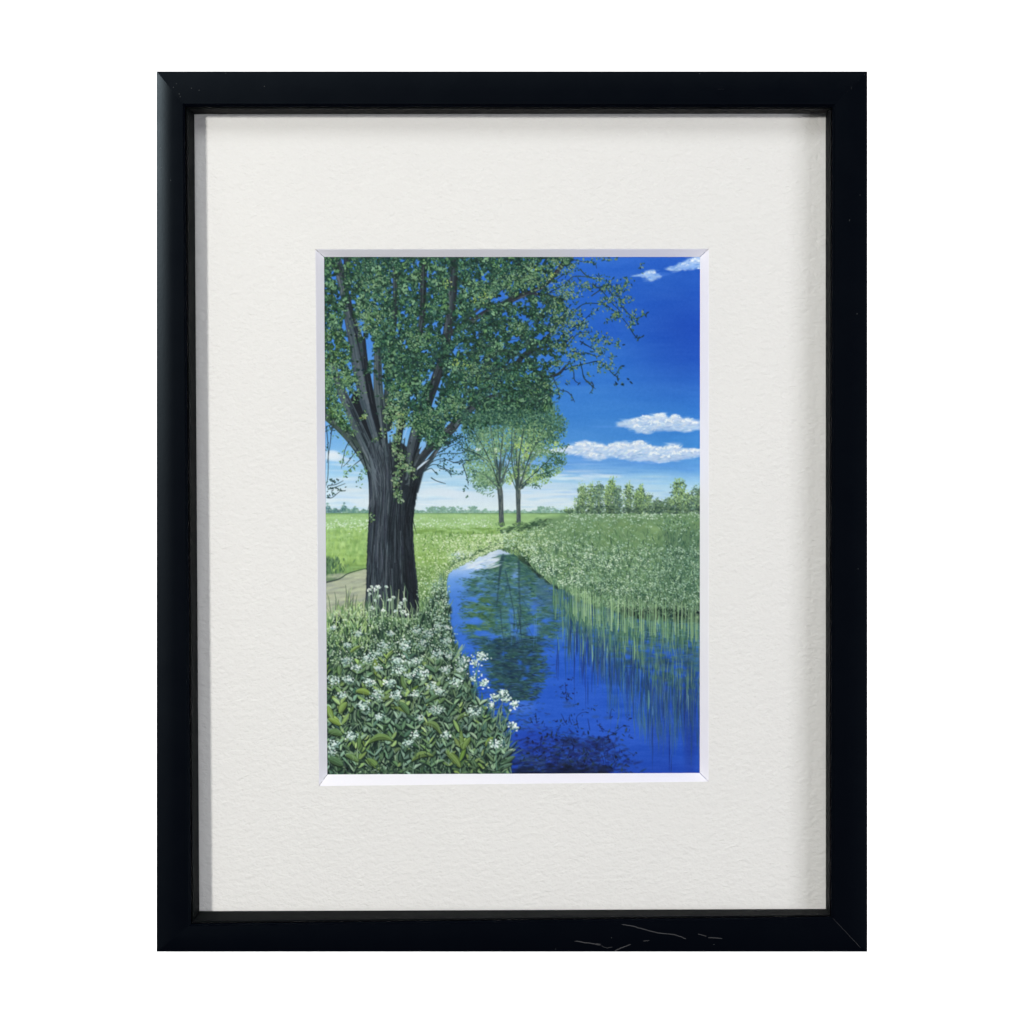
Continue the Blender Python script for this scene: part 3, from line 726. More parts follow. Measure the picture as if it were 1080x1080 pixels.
    for i in range(1500):
        x = U(606,742); tp = interp(x, [(604,526),(610,516),(618,512),(628,512),(640,513),(646,508),(652,514),(660,516),(672,516),(682,522),(692,529),(702,529),(710,520),(717,511),(724,518),(730,520),(742,514)])
        y = tp+3+(541-tp-3)*R.random()**.8
        v = (541-y)/30
        c.leaf(x, y, U(1.2,2.8), U(.8,1.5), U(-160,-20), pick([(160,190,124),(138,170,110),(114,148,102)] if R.random() < .3+v*.5 else [(90,120,92),(106,136,102),(78,106,88)]), U(.35,.7))
    for i in range(300): c.dab(U(606,742), U(534,541.5), U(.8,2), U(.6,1.3), pick([(62,88,74),(80,108,84),(98,128,96),(54,76,72)]), .6)

    # ---------------- the two slim trees ----------------
    bark2 = (74,88,92)
    def slim(lab, x0, base, P):
        c.cur = lab
        c.curve(P, [5.6,5.2,5.2,5.8,4.6] if lab == SLIM else [4.8,4.5,4.6,5.4,4.2], var(bark2,2,1), 1)
        for i in range(26): c.leaf(x0+G(0,2.6), base+2.5, U(2,4.5), U(.6,1.2), -90+G(0,24), pick([(96,134,84),(76,112,72),(128,160,104)]), .9)
        for i in range(50):
            x = U(-1.8,1.8); y = U(P[3][1], base-3); c.line([(x0+x, y), (x0+x*.9, y-U(3,9))], [.5,.3], pick([(50,64,72),(104,116,112),(128,136,124)]), .6)
    slim(SLIM, 528.5, 552, [(529,553),(528.6,542),(528.2,530),(527.4,518),(525,506)])
    slim(SLIM2, 547, 551, [(547,552),(547,542),(546.6,532),(546.6,522),(546,510)])
    g1 = [(110,150,118),(92,134,104),(130,168,128),(78,118,96)]
    def fan(lab, root, tips, w):
        c.cur = lab
        for (tx, ty) in tips:
            mx, my = root[0]+(tx-root[0])*.35+G(0,1), root[1]+(ty-root[1])*.5
            c.curve([root, (mx, my), (tx, ty)], [w, w*.55, .5], pick([(72,94,92),(62,82,84),(96,116,104)]), .9)
    # crown mass
    def mass(lab, blobs, cols, n, sz=(1.6,3.4), a=.85, dens=1.0):
        c.cur = lab
        tot = sum(b[2]*b[3] for b in blobs)
        for (x, y, rx, ry) in blobs:
            for i in range(int(n*rx*ry/tot)):
                an = U(0, 6.283); r = math.sqrt(R.random())*1.05
                c.leaf(x+math.cos(an)*rx*r, y+math.sin(an)*ry*r, U(*sz), U(.8,1.7), U(0,360), pick(cols), U(.5,1)*a)
    A = [(512,440,24,24),(500,470,12,12),(506,490,14,12),(512,506,12,8),(522,450,18,30),(528,480,14,16),(500,452,14,10)]
    B = [(552,430,30,26),(565,440,24,24),(556,465,22,20),(572,470,14,14),(582,486,12,9),(592,482,6,6),(570,498,12,8),(592,447,7,9),(586,458,10,8),(550,490,12,12),(566,408,24,10)]
    mass(SLIM, A, [(82,124,92),(66,106,82),(100,142,104)], 2100, (1.8,4)); mass(SLIM2, B, [(84,128,92),(70,112,84),(104,146,102)], 2900, (1.8,4))
    fan(SLIM, (526,512), [(492,470),(503,478),(498,500),(508,455),(516,440),(524,445),(531,450),(536,470),(505,508),(541,490)], 3.0)
    fan(SLIM, (530,510), [(540,478),(545,462),(534,470),(543,500)], 2.2)
    fan(SLIM2, (545,514), [(541,470),(545,440),(552,440),(560,450),(536,496),(540,420)], 2.6)
    fan(SLIM2, (548,516), [(555,478),(570,444),(585,450),(582,500),(592,492),(568,420),(575,468)], 2.4)
    c.cur = SLIM2
    c.curve([(552,495),(554,480),(562,462),(570,440),(572,425)], [2,1.8,1.3,1,.6], (66,88,92), .9)
    c.curve([(551,515),(560,505),(574,500),(584,496)], [1.6,1.3,1,.5], (66,84,88), .9)
    c.cur = SKY
    for (x, y, rx, ry, col) in [(527,482,2.2,5,(150,190,228)),(523,475,1.6,3,(226,232,228)),(551,483,2,4,(160,196,228)),(550,502,1.3,5,(214,226,234)),(562,488,3,2,(120,170,226)),(516,482,1.6,3,(130,178,228)),(566,438,1.6,3,(96,150,216)),(535,488,1.3,4,(150,190,228)),(577,462,3,2,(110,160,222)),(504,474,3,1.6,(225,230,225)),(573,484,3,2.5,(120,170,226)),(540,508,1.4,5,(208,222,234))]:
        c.dab(x, y, rx, ry, col, .85)
    mass(SLIM, [(506,492,16,12),(512,506,13,8),(520,468,16,16)], [(134,172,124),(112,154,106),(90,132,94),(150,186,132)], 900, (1.6,3.8))
    mass(SLIM2, [(556,440,28,26),(556,470,18,18),(570,460,16,18)], [(118,158,108),(96,138,94),(140,176,120),(70,110,80)], 1300, (1.8,4))
    mass(SLIM2, [(549,470,5,7),(556,476,6,8),(568,500,8,6),(586,470,6,4),(562,505,8,4),(538,505,5,6)], [(168,198,100),(142,180,88),(190,212,140)], 300)
    mass(SLIM2, [(551,496,8,8),(560,508,9,5),(572,506,8,5),(541,500,5,8),(585,496,8,5)], [(130,166,104),(104,144,90),(150,184,112),(70,110,78)], 330, (1.6,3.4))
    mass(SLIM, [(516,502,9,8),(520,512,9,4),(534,500,5,7),(506,508,8,4)], [(134,170,124),(104,144,104),(82,124,88)], 260, (1.6,3.4))
    mass(SLIM2, [(592,446,5,9),(586,455,8,7),(594,470,5,3),(580,463,7,5),(588,482,8,5),(592,488,6,3),(574,498,10,5),(580,490,8,4),(567,512,6,2)], [(52,92,78),(70,112,84),(92,134,88),(44,80,78)], 420, (1.6,3.4), 1)
    mass(SLIM, [(494,480,6,7),(498,500,5,5),(508,513,8,3),(500,462,8,5)], [(80,118,104),(104,144,118),(60,98,86)], 170, (1.4,3.0), 1)
    mass(SLIM2, [(552,434,28,20),(566,450,20,18),(580,440,12,14)], [(58,96,74),(72,112,82),(46,82,68)], 620, (1.6,3.4), .8)
    mass(SLIM, [(508,450,18,16),(522,446,14,14),(504,476,12,10)], [(62,100,82),(76,116,90),(50,86,76)], 330, (1.6,3.4), .75)
    for lab_, P, w_ in [(SLIM,[(526.5,512),(518,490),(508,468),(498,452)],2.0),(SLIM,[(527,508),(521,480),(517,455),(515,436)],1.7),(SLIM,[(528,506),(528,478),(531,452)],1.6),(SLIM,[(529,508),(536,488),(541,470),(543,452)],1.8),(SLIM,[(525,514),(512,502),(500,496)],1.3),(SLIM,[(517,488),(506,480),(496,478)],1.0),
                        (SLIM2,[(546,516),(541,488),(540,462),(542,440)],1.8),(SLIM2,[(546.5,512),(548,482),(552,452),(556,430)],1.8),(SLIM2,[(548,514),(556,490),(566,466),(576,448)],1.9),(SLIM2,[(550,512),(562,500),(576,488),(586,478)],1.4),(SLIM2,[(545,518),(538,500),(533,486)],1.2),(SLIM2,[(556,490),(561,468),(562,446)],1.1),(SLIM2,[(566,467),(578,462),(588,452)],1.0)]:
        c.cur = lab_; c.curve([(p[0]+G(0,.5), p[1]) for p in P], [w_]+[w_*.7]*(len(P)-2)+[.4], pick([(58,76,78),(66,86,84)]), .8)
    mass(SLIM2, [(554,450,24,20),(570,470,14,12)], [(128,166,112),(150,184,124),(100,140,96)], 260, (1.6,3.2))
    mass(SLIM, [(510,470,16,16),(512,495,12,10)], [(128,164,124),(106,146,108)], 170, (1.6,3.2))
    c.cur = SLIM
    for i in range(46): x = U(494,522); y = interp(x, [(494,506),(505,518),(522,524)])-abs(G(0,3)); c.leaf(x, y, U(2,4), U(.6,1.2), 150+G(0,18), pick([(82,120,104),(110,148,122)]), .9)

    # ---------------- the great tree: limbs ----------------
    c.cur = TREE
    bd, bm, bl = (34,44,54), (62,74,84), (96,108,116)
    def limb(P, W, col=bm, streak=26, dk=True):
        out = c.curve(P, W, var(col,2,1), 1, 6)
        n = len(out)
        Wd = [W[min(i//6, len(W)-2)]+(W[min(i//6+1, len(W)-1)]-W[min(i//6, len(W)-2)])*((i % 6)/6) for i in range(n)]
        for k in range(streak):
            i0 = R.randrange(0, n-3); i1 = min(n-1, i0+R.randrange(3, 9)); o = U(-.42,.42)
            pts = []
            for i in range(i0, i1+1):
                j = min(i+1, n-1); dx, dy = out[j][0]-out[j-1][0], out[j][1]-out[j-1][1]; L = math.hypot(dx, dy)+1e-6
                pts.append((out[i][0]-dy/L*Wd[i]*o, out[i][1]+dx/L*Wd[i]*o))
            cl = pick([bd,(46,58,68)] if o < -.05 else [bl,(80,92,100),(72,84,92)]) if dk else pick([bd,(46,58,68),(72,84,92)])
            c.line(pts, [max(.5, Wd[i0]*U(.06,.16))]*len(pts), cl, U(.35,.75))
    limb([(447,272),(446,310),(444,345),(430,400),(424,450)], [7.5,7.5,7,7,6], (46,56,62), 34)
    limb([(479,270),(476,320),(472,350),(467,378),(454,415),(442,445),(434,485)], [11,10.5,9.5,9.5,11,13,6], (48,57,64), 60)
    limb([(417,270),(418,310),(414,350),(410,400),(408,450)], [7.5,7.5,7,8,11], (46,57,62), 34)
    limb([(471,354),(485,346),(500,337),(514,328),(530,321),(546,313),(560,308),(575,300),(588,286),(600,270)], [5,7,5.5,5,6.5,6,5,4.5,5,6], (52,60,66), 40)
    limb([(484,348),(490,338),(500,330),(512,320),(530,305),(540,296)], [3,4,3,2,1.5,.8], (56,64,74), 8)
    limb([(560,310),(575,311),(590,315),(598,316)], [4,3,2,1], (48,58,70), 4)
    limb([(430,500),(446,478),(462,464),(475,453),(486,440),(497,431),(512,421),(532,414),(556,412)], [13,12,11,10,9,7,4.5,3,1.4], (56,64,70), 60)
    limb([(486,446),(500,440),(515,437),(530,440),(545,436)], [3,2.4,2,1.8,1], (44,60,64), 4)
    limb([(434,505),(444,494),(453,486),(460,476),(466,470)], [10,8,6,4,2], (62,70,78), 14)
    limb([(540,390),(548,379),(556,371),(568,362),(580,352),(592,338),(600,330)], [3,4.6,4,3,2.4,1.8,1], (42,58,64), 10)
    limb([(545,384),(556,374),(570,367),(584,365),(594,363),(604,354)], [3,3,2.6,2.4,2.2,1], (46,58,66), 8)
    limb([(571,398),(580,397),(589,394),(595,388),(600,383)], [2,2.6,2.6,2,.8], (46,56,66), 4)
    limb([(530,396),(540,390),(550,380)], [2,3,3], (44,60,62), 3)
    # left side limbs
    c.poly([(368,424),(374,412),(379,412),(388,434),(400,470),(402,500),(388,484),(378,450)], (32,40,50), 1, soft=.5)
    TB0 = [(386,480),(382,470),(394,462),(408,468),(420,464),(430,472),(442,474),(447,482),(449,490),(445,505),(441,520),(390,520),(389,506),(386,492)]
    c.poly(TB0, (42,52,62), 1, soft=.5)
    limb([(338,432),(352,444),(366,457),(378,472),(388,490),(396,512)], [11,11,12,12,10,3], (66,80,76), 40)
    limb([(348,366),(353,392),(360,412),(368,430),(377,450),(388,474),(398,500)], [4,7.5,9.5,11,12,12,4], (74,86,96), 70)
    limb([(352,268),(359,290),(364,312),(369,335),(375,358),(380,385),(387,420),(395,450),(404,490)], [13,10,10,12,16,18,17,13,4], (66,78,90), 130)
    limb([(362,262),(366,275),(362,290)], [8,7,5], (44,56,64), 12, False)
    limb([(340,268),(350,278),(358,288)], [7,7,6], (58,66,74), 12)
    limb([(399,352),(398.5,380),(399,410),(402,440),(408,480)], [6,8.5,10,11,4], (76,92,96), 60)
    limb([(384,352),(386,380),(390,410),(396,440),(402,462)], [2,4,7,6,3], (30,38,48), 10, False)
    # trunk body
    TB = [(384,650),(386,620),(386.5,595),(387.5,570),(389,545),(390,522),(389,508),(387,496),(396,500),(404,488),(414,498),(424,482),(432,494),(440,486),(446,490),(447,496),(443,508),(440,520),(437.5,535),(436,550),(436,570),(438,592),(440.5,615),(442,635),(442,652)]
    c.poly(TB, (46,56,66), 1, soft=.3, wob=.4, woc=2)
    def tx(u, y): return interp(y, [(440,388),(474,381),(506,390),(522,391),(570,388),(650,386)])*(1-u)+interp(y, [(440,440),(488,449),(520,440),(550,436),(592,438),(650,442)])*u
    for i in range(1500):
        u = U(.02,.97); y = U(462+abs(.5-.45)*20, 645) if R.random() < .9 else U(455,520); L = U(8,34)
        if y < 500 and (u < .12 or u > .9): continue
        if u < .45: cols = [(70,80,90),(58,68,80),(86,96,106),(40,50,60)]
        elif u < .75: cols = [(46,56,66),(60,70,80),(34,44,54)]
        else: cols = [(30,38,48),(38,48,58),(24,32,42)]
        du = G(0,.012)
        P = [(tx(u+du*k, y+L*k/3)+G(0,.25), y+L*k/3) for k in range(4)]
        P = [p for p in P if p[1] < 648]
        if len(P) > 2: c.line(P, [.3]+[U(.5,1.5)]*(len(P)-2)+[.3], pick(cols,6,2), U(.3,.75))
    limb([(458,402),(452,420),(446,438),(440,454),(435,474),(430,506)], [9,11,12.5,13,13,4], (44,53,61), 70)
    limb([(424,436),(422,452),(419,470),(414,500)], [5,7,8,3], (40,50,58), 20)
    limb([(476,453),(462,464),(448,476),(438,492),(432,512)], [9,11,12,11,3], (50,60,66), 40)
    c.curve([(444,462),(438,478),(434,498),(432,516)], [1.0,1.8,1.4,.5], (24,32,40), .7)
    c.curve([(427,462),(425,480),(424,505)], [1.0,1.8,.6], (24,32,40), .7)
    for u, al in [(.10,.8),(.34,.6),(.45,.9),(.52,.7),(.62,.85),(.68,.8),(.8,.7),(.9,.6)]:   # deep furrows
        P = [(tx(u+.02*math.sin(y*.045+u*20), y)+G(0,.4), y) for y in range(478, 645, 9)]
        c.line(P, [.3]+[U(.6,1.7) for _ in P[2:]]+[.4], (22,30,40), al*.65)
    for u, ya, yb in [(.14,575,632),(.3,470,560),(.4,520,545),(.22,500,600),(.52,600,640),(.70,560,620),(.58,530,600),(.06,480,540)]:
        P = [(tx(u+.01*math.sin(y*.06), y), y) for y in range(ya, yb, 7)]
        c.line(P, [U(.4,1.2) for _ in P], (104,116,124), .5)
    c.curve([(382,478),(388,500),(389.5,520),(389,545)], [1.6,1.2,1,.6], (28,36,46), .8)
    for i in range(40): c.line([(U(388,398), U(478,500)), (U(392,402), U(500,530))], [.8,.4], (104,116,126), .3)
    # sky slots between limbs
    c.cur = SKY
    for P, col in [([(453.5,484),(447,487.2),(440.5,493),(439.5,496),(446,490.6)], (206,222,238)), ([(446,464),(450,465),(449,471),(443,479),(442,478),(445,470)], (130,180,230)), ([(430.5,450),(430,447),(426.5,458),(425,464),(426.5,462)], (150,190,230))]:
        c.poly(P, col, .95, soft=.25)
    # ---------------- the great tree: foliage ----------------
    c.cur = TREE
    CR = [(338,262),(604,262),(606,276),(596,283),(590,296),(580,302),(592,312),(600,330),(590,345),(598,362),(590,376),(584,392),(576,402),(582,415),(582,430),(572,436),(556,438),(540,442),(520,444),(505,446),(492,452),(480,462),(470,468),(456,472),(445,462),(440,452),(432,447),(424,440),(412,446),(402,440),(396,420),(392,400),(380,396),(372,398),(372,414),(366,404),(356,396),(352,420),(368,440),(372,456),(362,452),(348,440),(338,430)]
    gaps = [(364,275,2.6,6),(352,291,3,6),(358,312,2.4,5),(364,342,3.6,9),(367,356,2.6,8),(363,371,4,3.4),(370,386,4.6,2.8),(391,366,3.2,13),(393,380,2,6),(424,275,4,3),(440,280,1.8,5),(456.5,282,2,11),(425,329,3.2,7),(455,315,2.4,6),(464,322,1.8,1.8),(451,340,2.6,4),(461,342,4,3),(418,348,2.4,3),(427,359,3,5),(448,371,4,3),(478,372,4,4),(480,368,3,3),(447,403,3.6,5),(436,418,3,6),(432,436,3.4,10),(428,452,2,7),
            (485.5,337,2.6,8),(504,333,4,3),(510,293,4,4),(517,286,3,3.4),(522,316,6,4.5),(530,310,4.4,4),(548,308,4,3),(533,330,5,4),(570,323,5,5),(556,323,3.6,4.6),(590,330,4,4),(544,358,8,4.5),(568,355,7,4),(534,365,5,3),(586,357,6,5),(594,346,6,5),(488,370,5,5),(503,351,5,4),(576,378,10,4),(574,276,7,3.4),(594,294,8,6),(586,309,9,3.6),(552,335,6,4),(578,342,7,3),(583,388,6,5),(570,388,5,2.4),(500,305,3,3),(580,300,5,3),(562,345,4,3),(492,395,3,2),(502,408,3,2),(545,288,3,2),(565,280,4,3),(350,388,3,3),(352,360,2,3),(356,330,2,4),(349,310,2,3),(484,300,2,2),(521,378,4,2.4),(535,345,4,3),(596,316,5,4),(498,362,3,3),(515,300,3,2),(498,290,2,3),(541,300,4,2),(560,340,4,3),(574,332,4,3),(548,335,3,3),(525,352,3,3),(512,360,3,2),(508,378,3,3),(492,352,2,4),(556,395,3,2),(538,382,3,2),(584,328,4,3),(600,348,4,4),(575,290,4,2),(496,318,2,2),(472,395,2,4),(488,408,3,2),(530,400,3,2),(465,352,2,4),(405,300,2,3),(433,305,2,4),(398,322,2,3),(585,368,5,3),(564,378,4,3)]
    limbs_keep = [(379,374,10,40),(394,430,16,40),(399,400,6,34),(357,398,5,14),(359,296,4.5,22),(369,335,5,24),(447,300,4.5,26),(478,300,5,30),(473,345,6,18),(416,300,4,20),(458,410,6,22),(480,452,12,10),(495,433,9,8),(500,337,8,5),(540,316,16,4),(556,310,12,3.4),(590,284,6,8),(556,372,10,4),(444,340,4,12),(370,436,7,16),(417,320,2.6,24),(446,312,3.2,30),(477,305,4.2,28),(462,395,4.2,20),(510,329,10,4),(568,305,8,3.5),(540,317,10,4),(520,418,10,3),(548,380,6,4),(582,352,8,4),(577,367,10,3)]
    def blocked(x, y):
        for (gx, gy, gw, gh) in gaps:
            if ((x-gx)/gw)**2+((y-gy)/gh)**2 < 1.08+.5*math.sin(x*3.1+y*2.3)*.6: return True
        return False
    def onlimb(x, y):
        for (gx, gy, gw, gh) in limbs_keep:
            if ((x-gx)/gw)**2+((y-gy)/gh)**2 < 1: return True
        return False
    hero = lambda x, y: math.sin(x*.13+y*.07)*math.sin(x*.05-y*.11+1)+.5*math.sin(x*.31+2)*math.sin(y*.27)
    def region_dens(x, y):
        d = 1.0
        if x > 520: d = interp(x, [(520,1),(560,.8),(600,.62)])
        if x < 372: d = .85
        return d
    # broad dark under-painting of the crown, thinner towards the open right side
    k = 0
    while k < 9500:
        x, y = U(340,606), U(264,474); k += 1
        if not inpoly(x, y, CR) or blocked(x, y): continue
        if onlimb(x, y) and R.random() < .985: continue
        if x > 560 and R.random() < (x-560)/80: continue
        if x < 376 and R.random() < .25: continue
        c.leaf(x, y, U(3.5,6.5), U(2.6,4.4), U(0,360), pick([(36,70,54),(30,60,50),(40,78,58),(32,62,60)], 5, 2), U(.7,1))
    for lay, (n, sz, wd, cols, al) in enumerate([
            (8000, (2.4,4.6), (1.6,2.8), [(34,68,54),(26,54,48),(42,80,58),(32,62,62)], .95),
            (11500, (1.8,3.8), (1.1,2.1), [(48,88,62),(56,98,66),(42,80,60),(62,106,70),(32,62,52)], .9),
            (9500, (1.4,3.2), (.8,1.7), [(82,126,82),(70,112,76),(96,140,94),(62,104,80),(84,124,72)], .88),
            (3000, (1.2,2.6), (.7,1.4), [(120,158,112),(140,176,132),(112,152,94),(102,144,106)], .9)]):
        k = 0
        while k < n:
            x, y = U(340,606), U(264,476)
            k += .55
            if not inpoly(x+G(0,3), y+G(0,3), CR): continue
            k += .45
            if R.random() > region_dens(x, y): continue
            if blocked(x, y): continue
            if onlimb(x, y) and R.random() < (.95 if lay < 2 else .9): continue
            h = hero(x, y)
            if lay >= 2 and R.random() > .62+.45*h: continue
            cl = pick(cols, 8, 5)
            if x > 380: cl = (cl[0]*.95, cl[1]*.99, cl[2]*1.09)
            if x < 372 and y > 350: cl = (cl[0]*1.06+4, cl[1]*1.06, cl[2]*.92)
            c.leaf(x, y, U(*sz), U(*wd), U(0,360), cl, al*U(.7,1), G(0,.08))
    for (x, y, rx, ry, n) in [(395,335,16,12,120),(384,345,12,8,80),(420,420,10,16,90),(425,437,8,8,50),(512,310,14,14,110),(560,292,26,12,220),(545,345,12,8,60),(500,390,18,12,110),(440,360,16,10,110),(356,385,8,8,50),(352,350,8,10,50),(480,430,16,12,110),(462,440,14,10,90),(590,305,12,8,60),(398,300,18,14,140),(385,330,10,10,70),(440,290,8,8,40),(535,300,16,10,90)]:
        for i in range(n):
            c.leaf(x+G(0,rx*.55), y+G(0,ry*.55), U(1.4,3.4), U(.8,1.6), U(0,360), pick([(116,150,98),(100,138,96),(88,126,86),(130,160,120),(110,146,114)]), .8)
    for i in range(520):
        x, y = U(342,602), U(268,470)
        if not inpoly(x, y, CR) or blocked(x, y) or (onlimb(x, y) and R.random() < .93): continue
        if x > 540 and R.random() < .35: continue
        a0 = U(0,360); base_ = R.choice([(96,140,88),(112,152,100),(84,126,84),(124,164,112),(78,118,88),(104,148,82)])
        c.dab(x, y+1.5, 2.6, 1.8, (26,54,46), .6)
        for k in range(R.choice((4,5,6,7))):
            c.leaf(x+G(0,1.3), y+G(0,1.1), U(2.2,4.2), U(1.1,1.9), a0+G(0,55), (lambda q: (q[0]*.95, q[1]*.98, q[2]*1.08))(var(base_, 12, 2)), .88, G(0,.1))
    for (x, y) in [(560,283),(582,290),(470,300),(480,383),(493,385),(425,437),(383,440),(513,312),(500,314)]:
        for i in range(9): c.leaf(x+G(0,2.6), y+G(0,2.2), U(1.6,3), U(.9,1.6), U(0,360), pick([(160,182,84),(140,170,82),(170,192,110)]), .8)
    # second tree's top overlapped by the great crown: darker foliage border
    for i in range(900):
        x = U(486,584); y = 440+G(0,5)+(x-530)*.02
        c.leaf(x, y, U(1.6,3.4), U(.9,1.8), U(0,360), pick([(50,90,80),(40,76,70),(70,112,88),(94,136,104)]), .8)
    for (x, y, rx, ry, n) in [(366,404,7,8,80),(372,398,5,6,50),(362,396,6,8,60),(380,412,4,7,26),(374,420,3,5,12),(430,442,6,7,50),(438,450,5,8,50),(446,452,7,8,60)]:
        for i in range(n): c.leaf(x+G(0,rx*.6), y+G(0,ry*.6), U(1.8,3.6), U(1,1.8), U(0,360), pick([(42,80,60),(58,98,70),(82,124,84),(34,64,54)] if i < n*.7 else [(104,144,96),(122,158,112)]), .9)
    # twigs across the crown
    for i in range(150):
        x, y = U(480,600), U(290,430)
        if not inpoly(x, y, CR): continue
        L = U(8,22); an = math.radians(-32+G(0,22))
        c.curve([(x, y), (x+math.cos(an)*L*.5, y+math.sin(an)*L*.5+G(0,1)), (x+math.cos(an)*L, y+math.sin(an)*L)], [1.1,.8,.4], pick([(34,56,60),(44,66,66),(56,76,72)]), .75)
    # open right part: clusters on twigs
    tw = [[(596,302),(604,292),(618,292),(628,294),(634,291)],[(580,308),(594,301),(600,297)],[(612,284),(619,291),(632,294)],[(598,340),(604,330),(615,321),(628,320),(640,322)],[(634,318),(645,326),(654,333),(664,345)],[(664,345),(668,352),(673,357),(678,354)],
          [(640,304),(650,312),(660,300),(661,293)],[(624,312),(636,304),(646,299)],[(580,366),(592,358),(604,348),(612,344)],[(604,345),(613,340),(624,330)],[(594,370),(602,360),(610,352),(625,350)],[(606,374),(618,372),(630,376),(636,372)],[(580,398),(590,395),(596,388),(602,382)],[(602,384),(605,392),(606,401),(612,405)],
          [(612,382),(614,390),(616,399),(622,404),(625,409)],[(596,390),(606,386),(620,383),(632,381),(640,387)],[(640,386),(645,393),(651,398),(652,402)],[(648,396),(652,392),(654,387),(657,386)],[(628,304),(640,300),(648,292)],[(580,346),(592,337),(600,328)],[(583,396),(586,405),(590,411),(598,413),(603,418),(606,424)],[(617,400),(622,405),(628,410)],[(624,403),(626,408),(622,415)],
          [(605,274),(615,276),(627,278),(629,283)],[(625,300),(634,306),(646,320),(656,330)],[(655,322),(664,332),(672,336),(680,331)],[(612,360),(622,366),(632,372)],[(650,300),(652,308),(655,318)],[(589,412),(590,418),(588,420)]]
    for P in tw:
        c.curve(P, [1.5]+[1.1]*(len(P)-2)+[.6], pick([(34,58,82),(40,62,72),(30,54,72)]), .9)
        for j in range(len(P)-1):
            for q in range(2 if P[0][1] > 380 else 3):
                t_ = R.random(); x = P[j][0]*(1-t_)+P[j+1][0]*t_; y = P[j][1]*(1-t_)+P[j+1][1]*t_
                c.leaf(x, y, U(2,3.6), U(.9,1.6), U(0,360), pick([(40,80,78),(58,100,84),(30,62,84)]), .9)
    cl_ = [(588,276,10,5,60),(604,281,6,4,26),(596,288,8,6,30),(641,273,12,2.4,26),(620,276,8,3,14),(676,280,3,4,8),(602,299,8,4,36),(601,312,13,6,90),(588,324,10,8,70),(619,301,9,6,50),(632,294,6,4,22),(640,303,9,7,50),(653,306,7,7,44),(661,298,4,8,28),(642,318,10,7,56),(655,318,7,6,30),(650,333,7,5,44),(668,334,7,5,28),(678,331,4,3,8),(666,342,5,4,18),(664,315,4,4,12),
           (606,341,12,4.5,60),(616,344,8,4,30),(626,330,3,5,9),(594,345,10,8,50),(590,366,12,6,60),(614,354,8,4,20),(604,374,10,6,60),(628,358,7,6,44),(640,360,7,6,32),(651,363,4,5,18),(632,370,7,5,36),(613,378,6,5,20),(588,384,8,5,30),(604,388,6,3,14),(632,384,7,3.4,24),(642,388,6,4,18),(646,377,4,4,12),(622,396,3,2,6),(640,338,3,2.5,7),(605,330,6,6,24),(588,335,8,6,36),(596,355,8,5,30),(574,406,8,4,30),(589,416,2,2,5),(650,405,3,1,3),(655,405,3,1,3),(598,404,3,2,6),(612,330,5,4,12),(584,350,6,6,30),(632,390,4,3,8)]
    for (x, y, rx, ry, n) in cl_:
        for i in range(int(n*1.25)):
            px, py = x+G(0,rx*.5), y+G(0,ry*.55)
            cols = [(30,64,66),(26,54,62),(42,80,66)] if i < n*.4 else [(60,104,72),(80,124,80),(52,92,70)] if i < n*.8 else [(96,132,100),(110,142,122),(116,142,92)]
            c.leaf(px, py, U(1.6,3.8), U(.8,1.7), U(0,360), pick(cols), .9, G(0,.1))
    for (x, y, an) in [(672,357,-20),(677,356,-50),(655,386,0),(661,399,30),(664,402,40),(648,405,0),(655,405,0),(652,402,-100),(640,338,80),(656,364,-10),(590,418,100),(681,331,-30),(675,281,80),(603,371,0)]:
        c.leaf(x, y, U(3,4.6), U(1.3,1.9), an, (26,52,72), .95)
    # ---------------- leaves hanging beside the trunk ----------------
    for P in [[(344,450),(346,470),(346,500),(344,512)],[(350,450),(348,470),(345,488)],[(371,464),(378,476),(384,482)],[(378,472),(368,486),(362,492)],[(368,466),(364,474),(362,484),(360,494)],[(383,483),(374,490),(366,498)],[(345,525),(350,525),(355,521),(360,517)],[(346,512),(354,511),(362,507)],[(346,516),(356,513),(364,510)],[(344,450),(352,448),(349,458)]]:
        c.curve(P, [1.1]+[.8]*(len(P)-2)+[.5], (34,50,60), .9)
    for (x, y, n, sx, sy) in [(348,452,10,3,4),(357,460,6,4,5),(346,472,6,2,6),(364,476,10,5,5),(361,486,10,3,5),(374,480,12,5,4),(370,492,16,6,4),(366,500,14,5,4),(352,508,18,5,2.5),(350,515,10,4,2),(359,516,10,5,2.4),(352,520,7,4,1.6),(347,524,4,3,1),(379,505,8,3,4),(384,498,14,3,7),(377,512,4,2,2)]:
        for i in range(n):
            c.leaf(x+G(0,sx*.6), y+G(0,sy*.6), U(1.8,3.2), U(.9,1.5), U(0,360), pick([(32,58,66),(44,78,68)] if y > 505 and x < 372 or x < 352 else [(92,140,84),(70,116,80),(124,166,104),(44,80,76)]), .9)
    for (x, y, rx, ry, n) in [(352,415,9,14,120),(358,432,8,10,90),(362,405,8,8,60),(347,398,6,8,50),(366,445,6,8,40),(372,456,4,5,16)]:
        for i in range(n): c.leaf(x+G(0,rx*.5), y+G(0,ry*.5), U(1.6,3.4), U(.9,1.6), U(0,360), pick([(66,108,84),(98,142,98),(46,84,74),(124,164,108),(84,126,76)]), .85)
    for i in range(40): c.leaf(U(345,380), U(430,470)*.5+.5*interp(U(345,380), [(345,436),(380,468)]), U(1.5,3), U(.8,1.4), U(0,360), pick([(110,150,80),(90,130,80)]), .35)
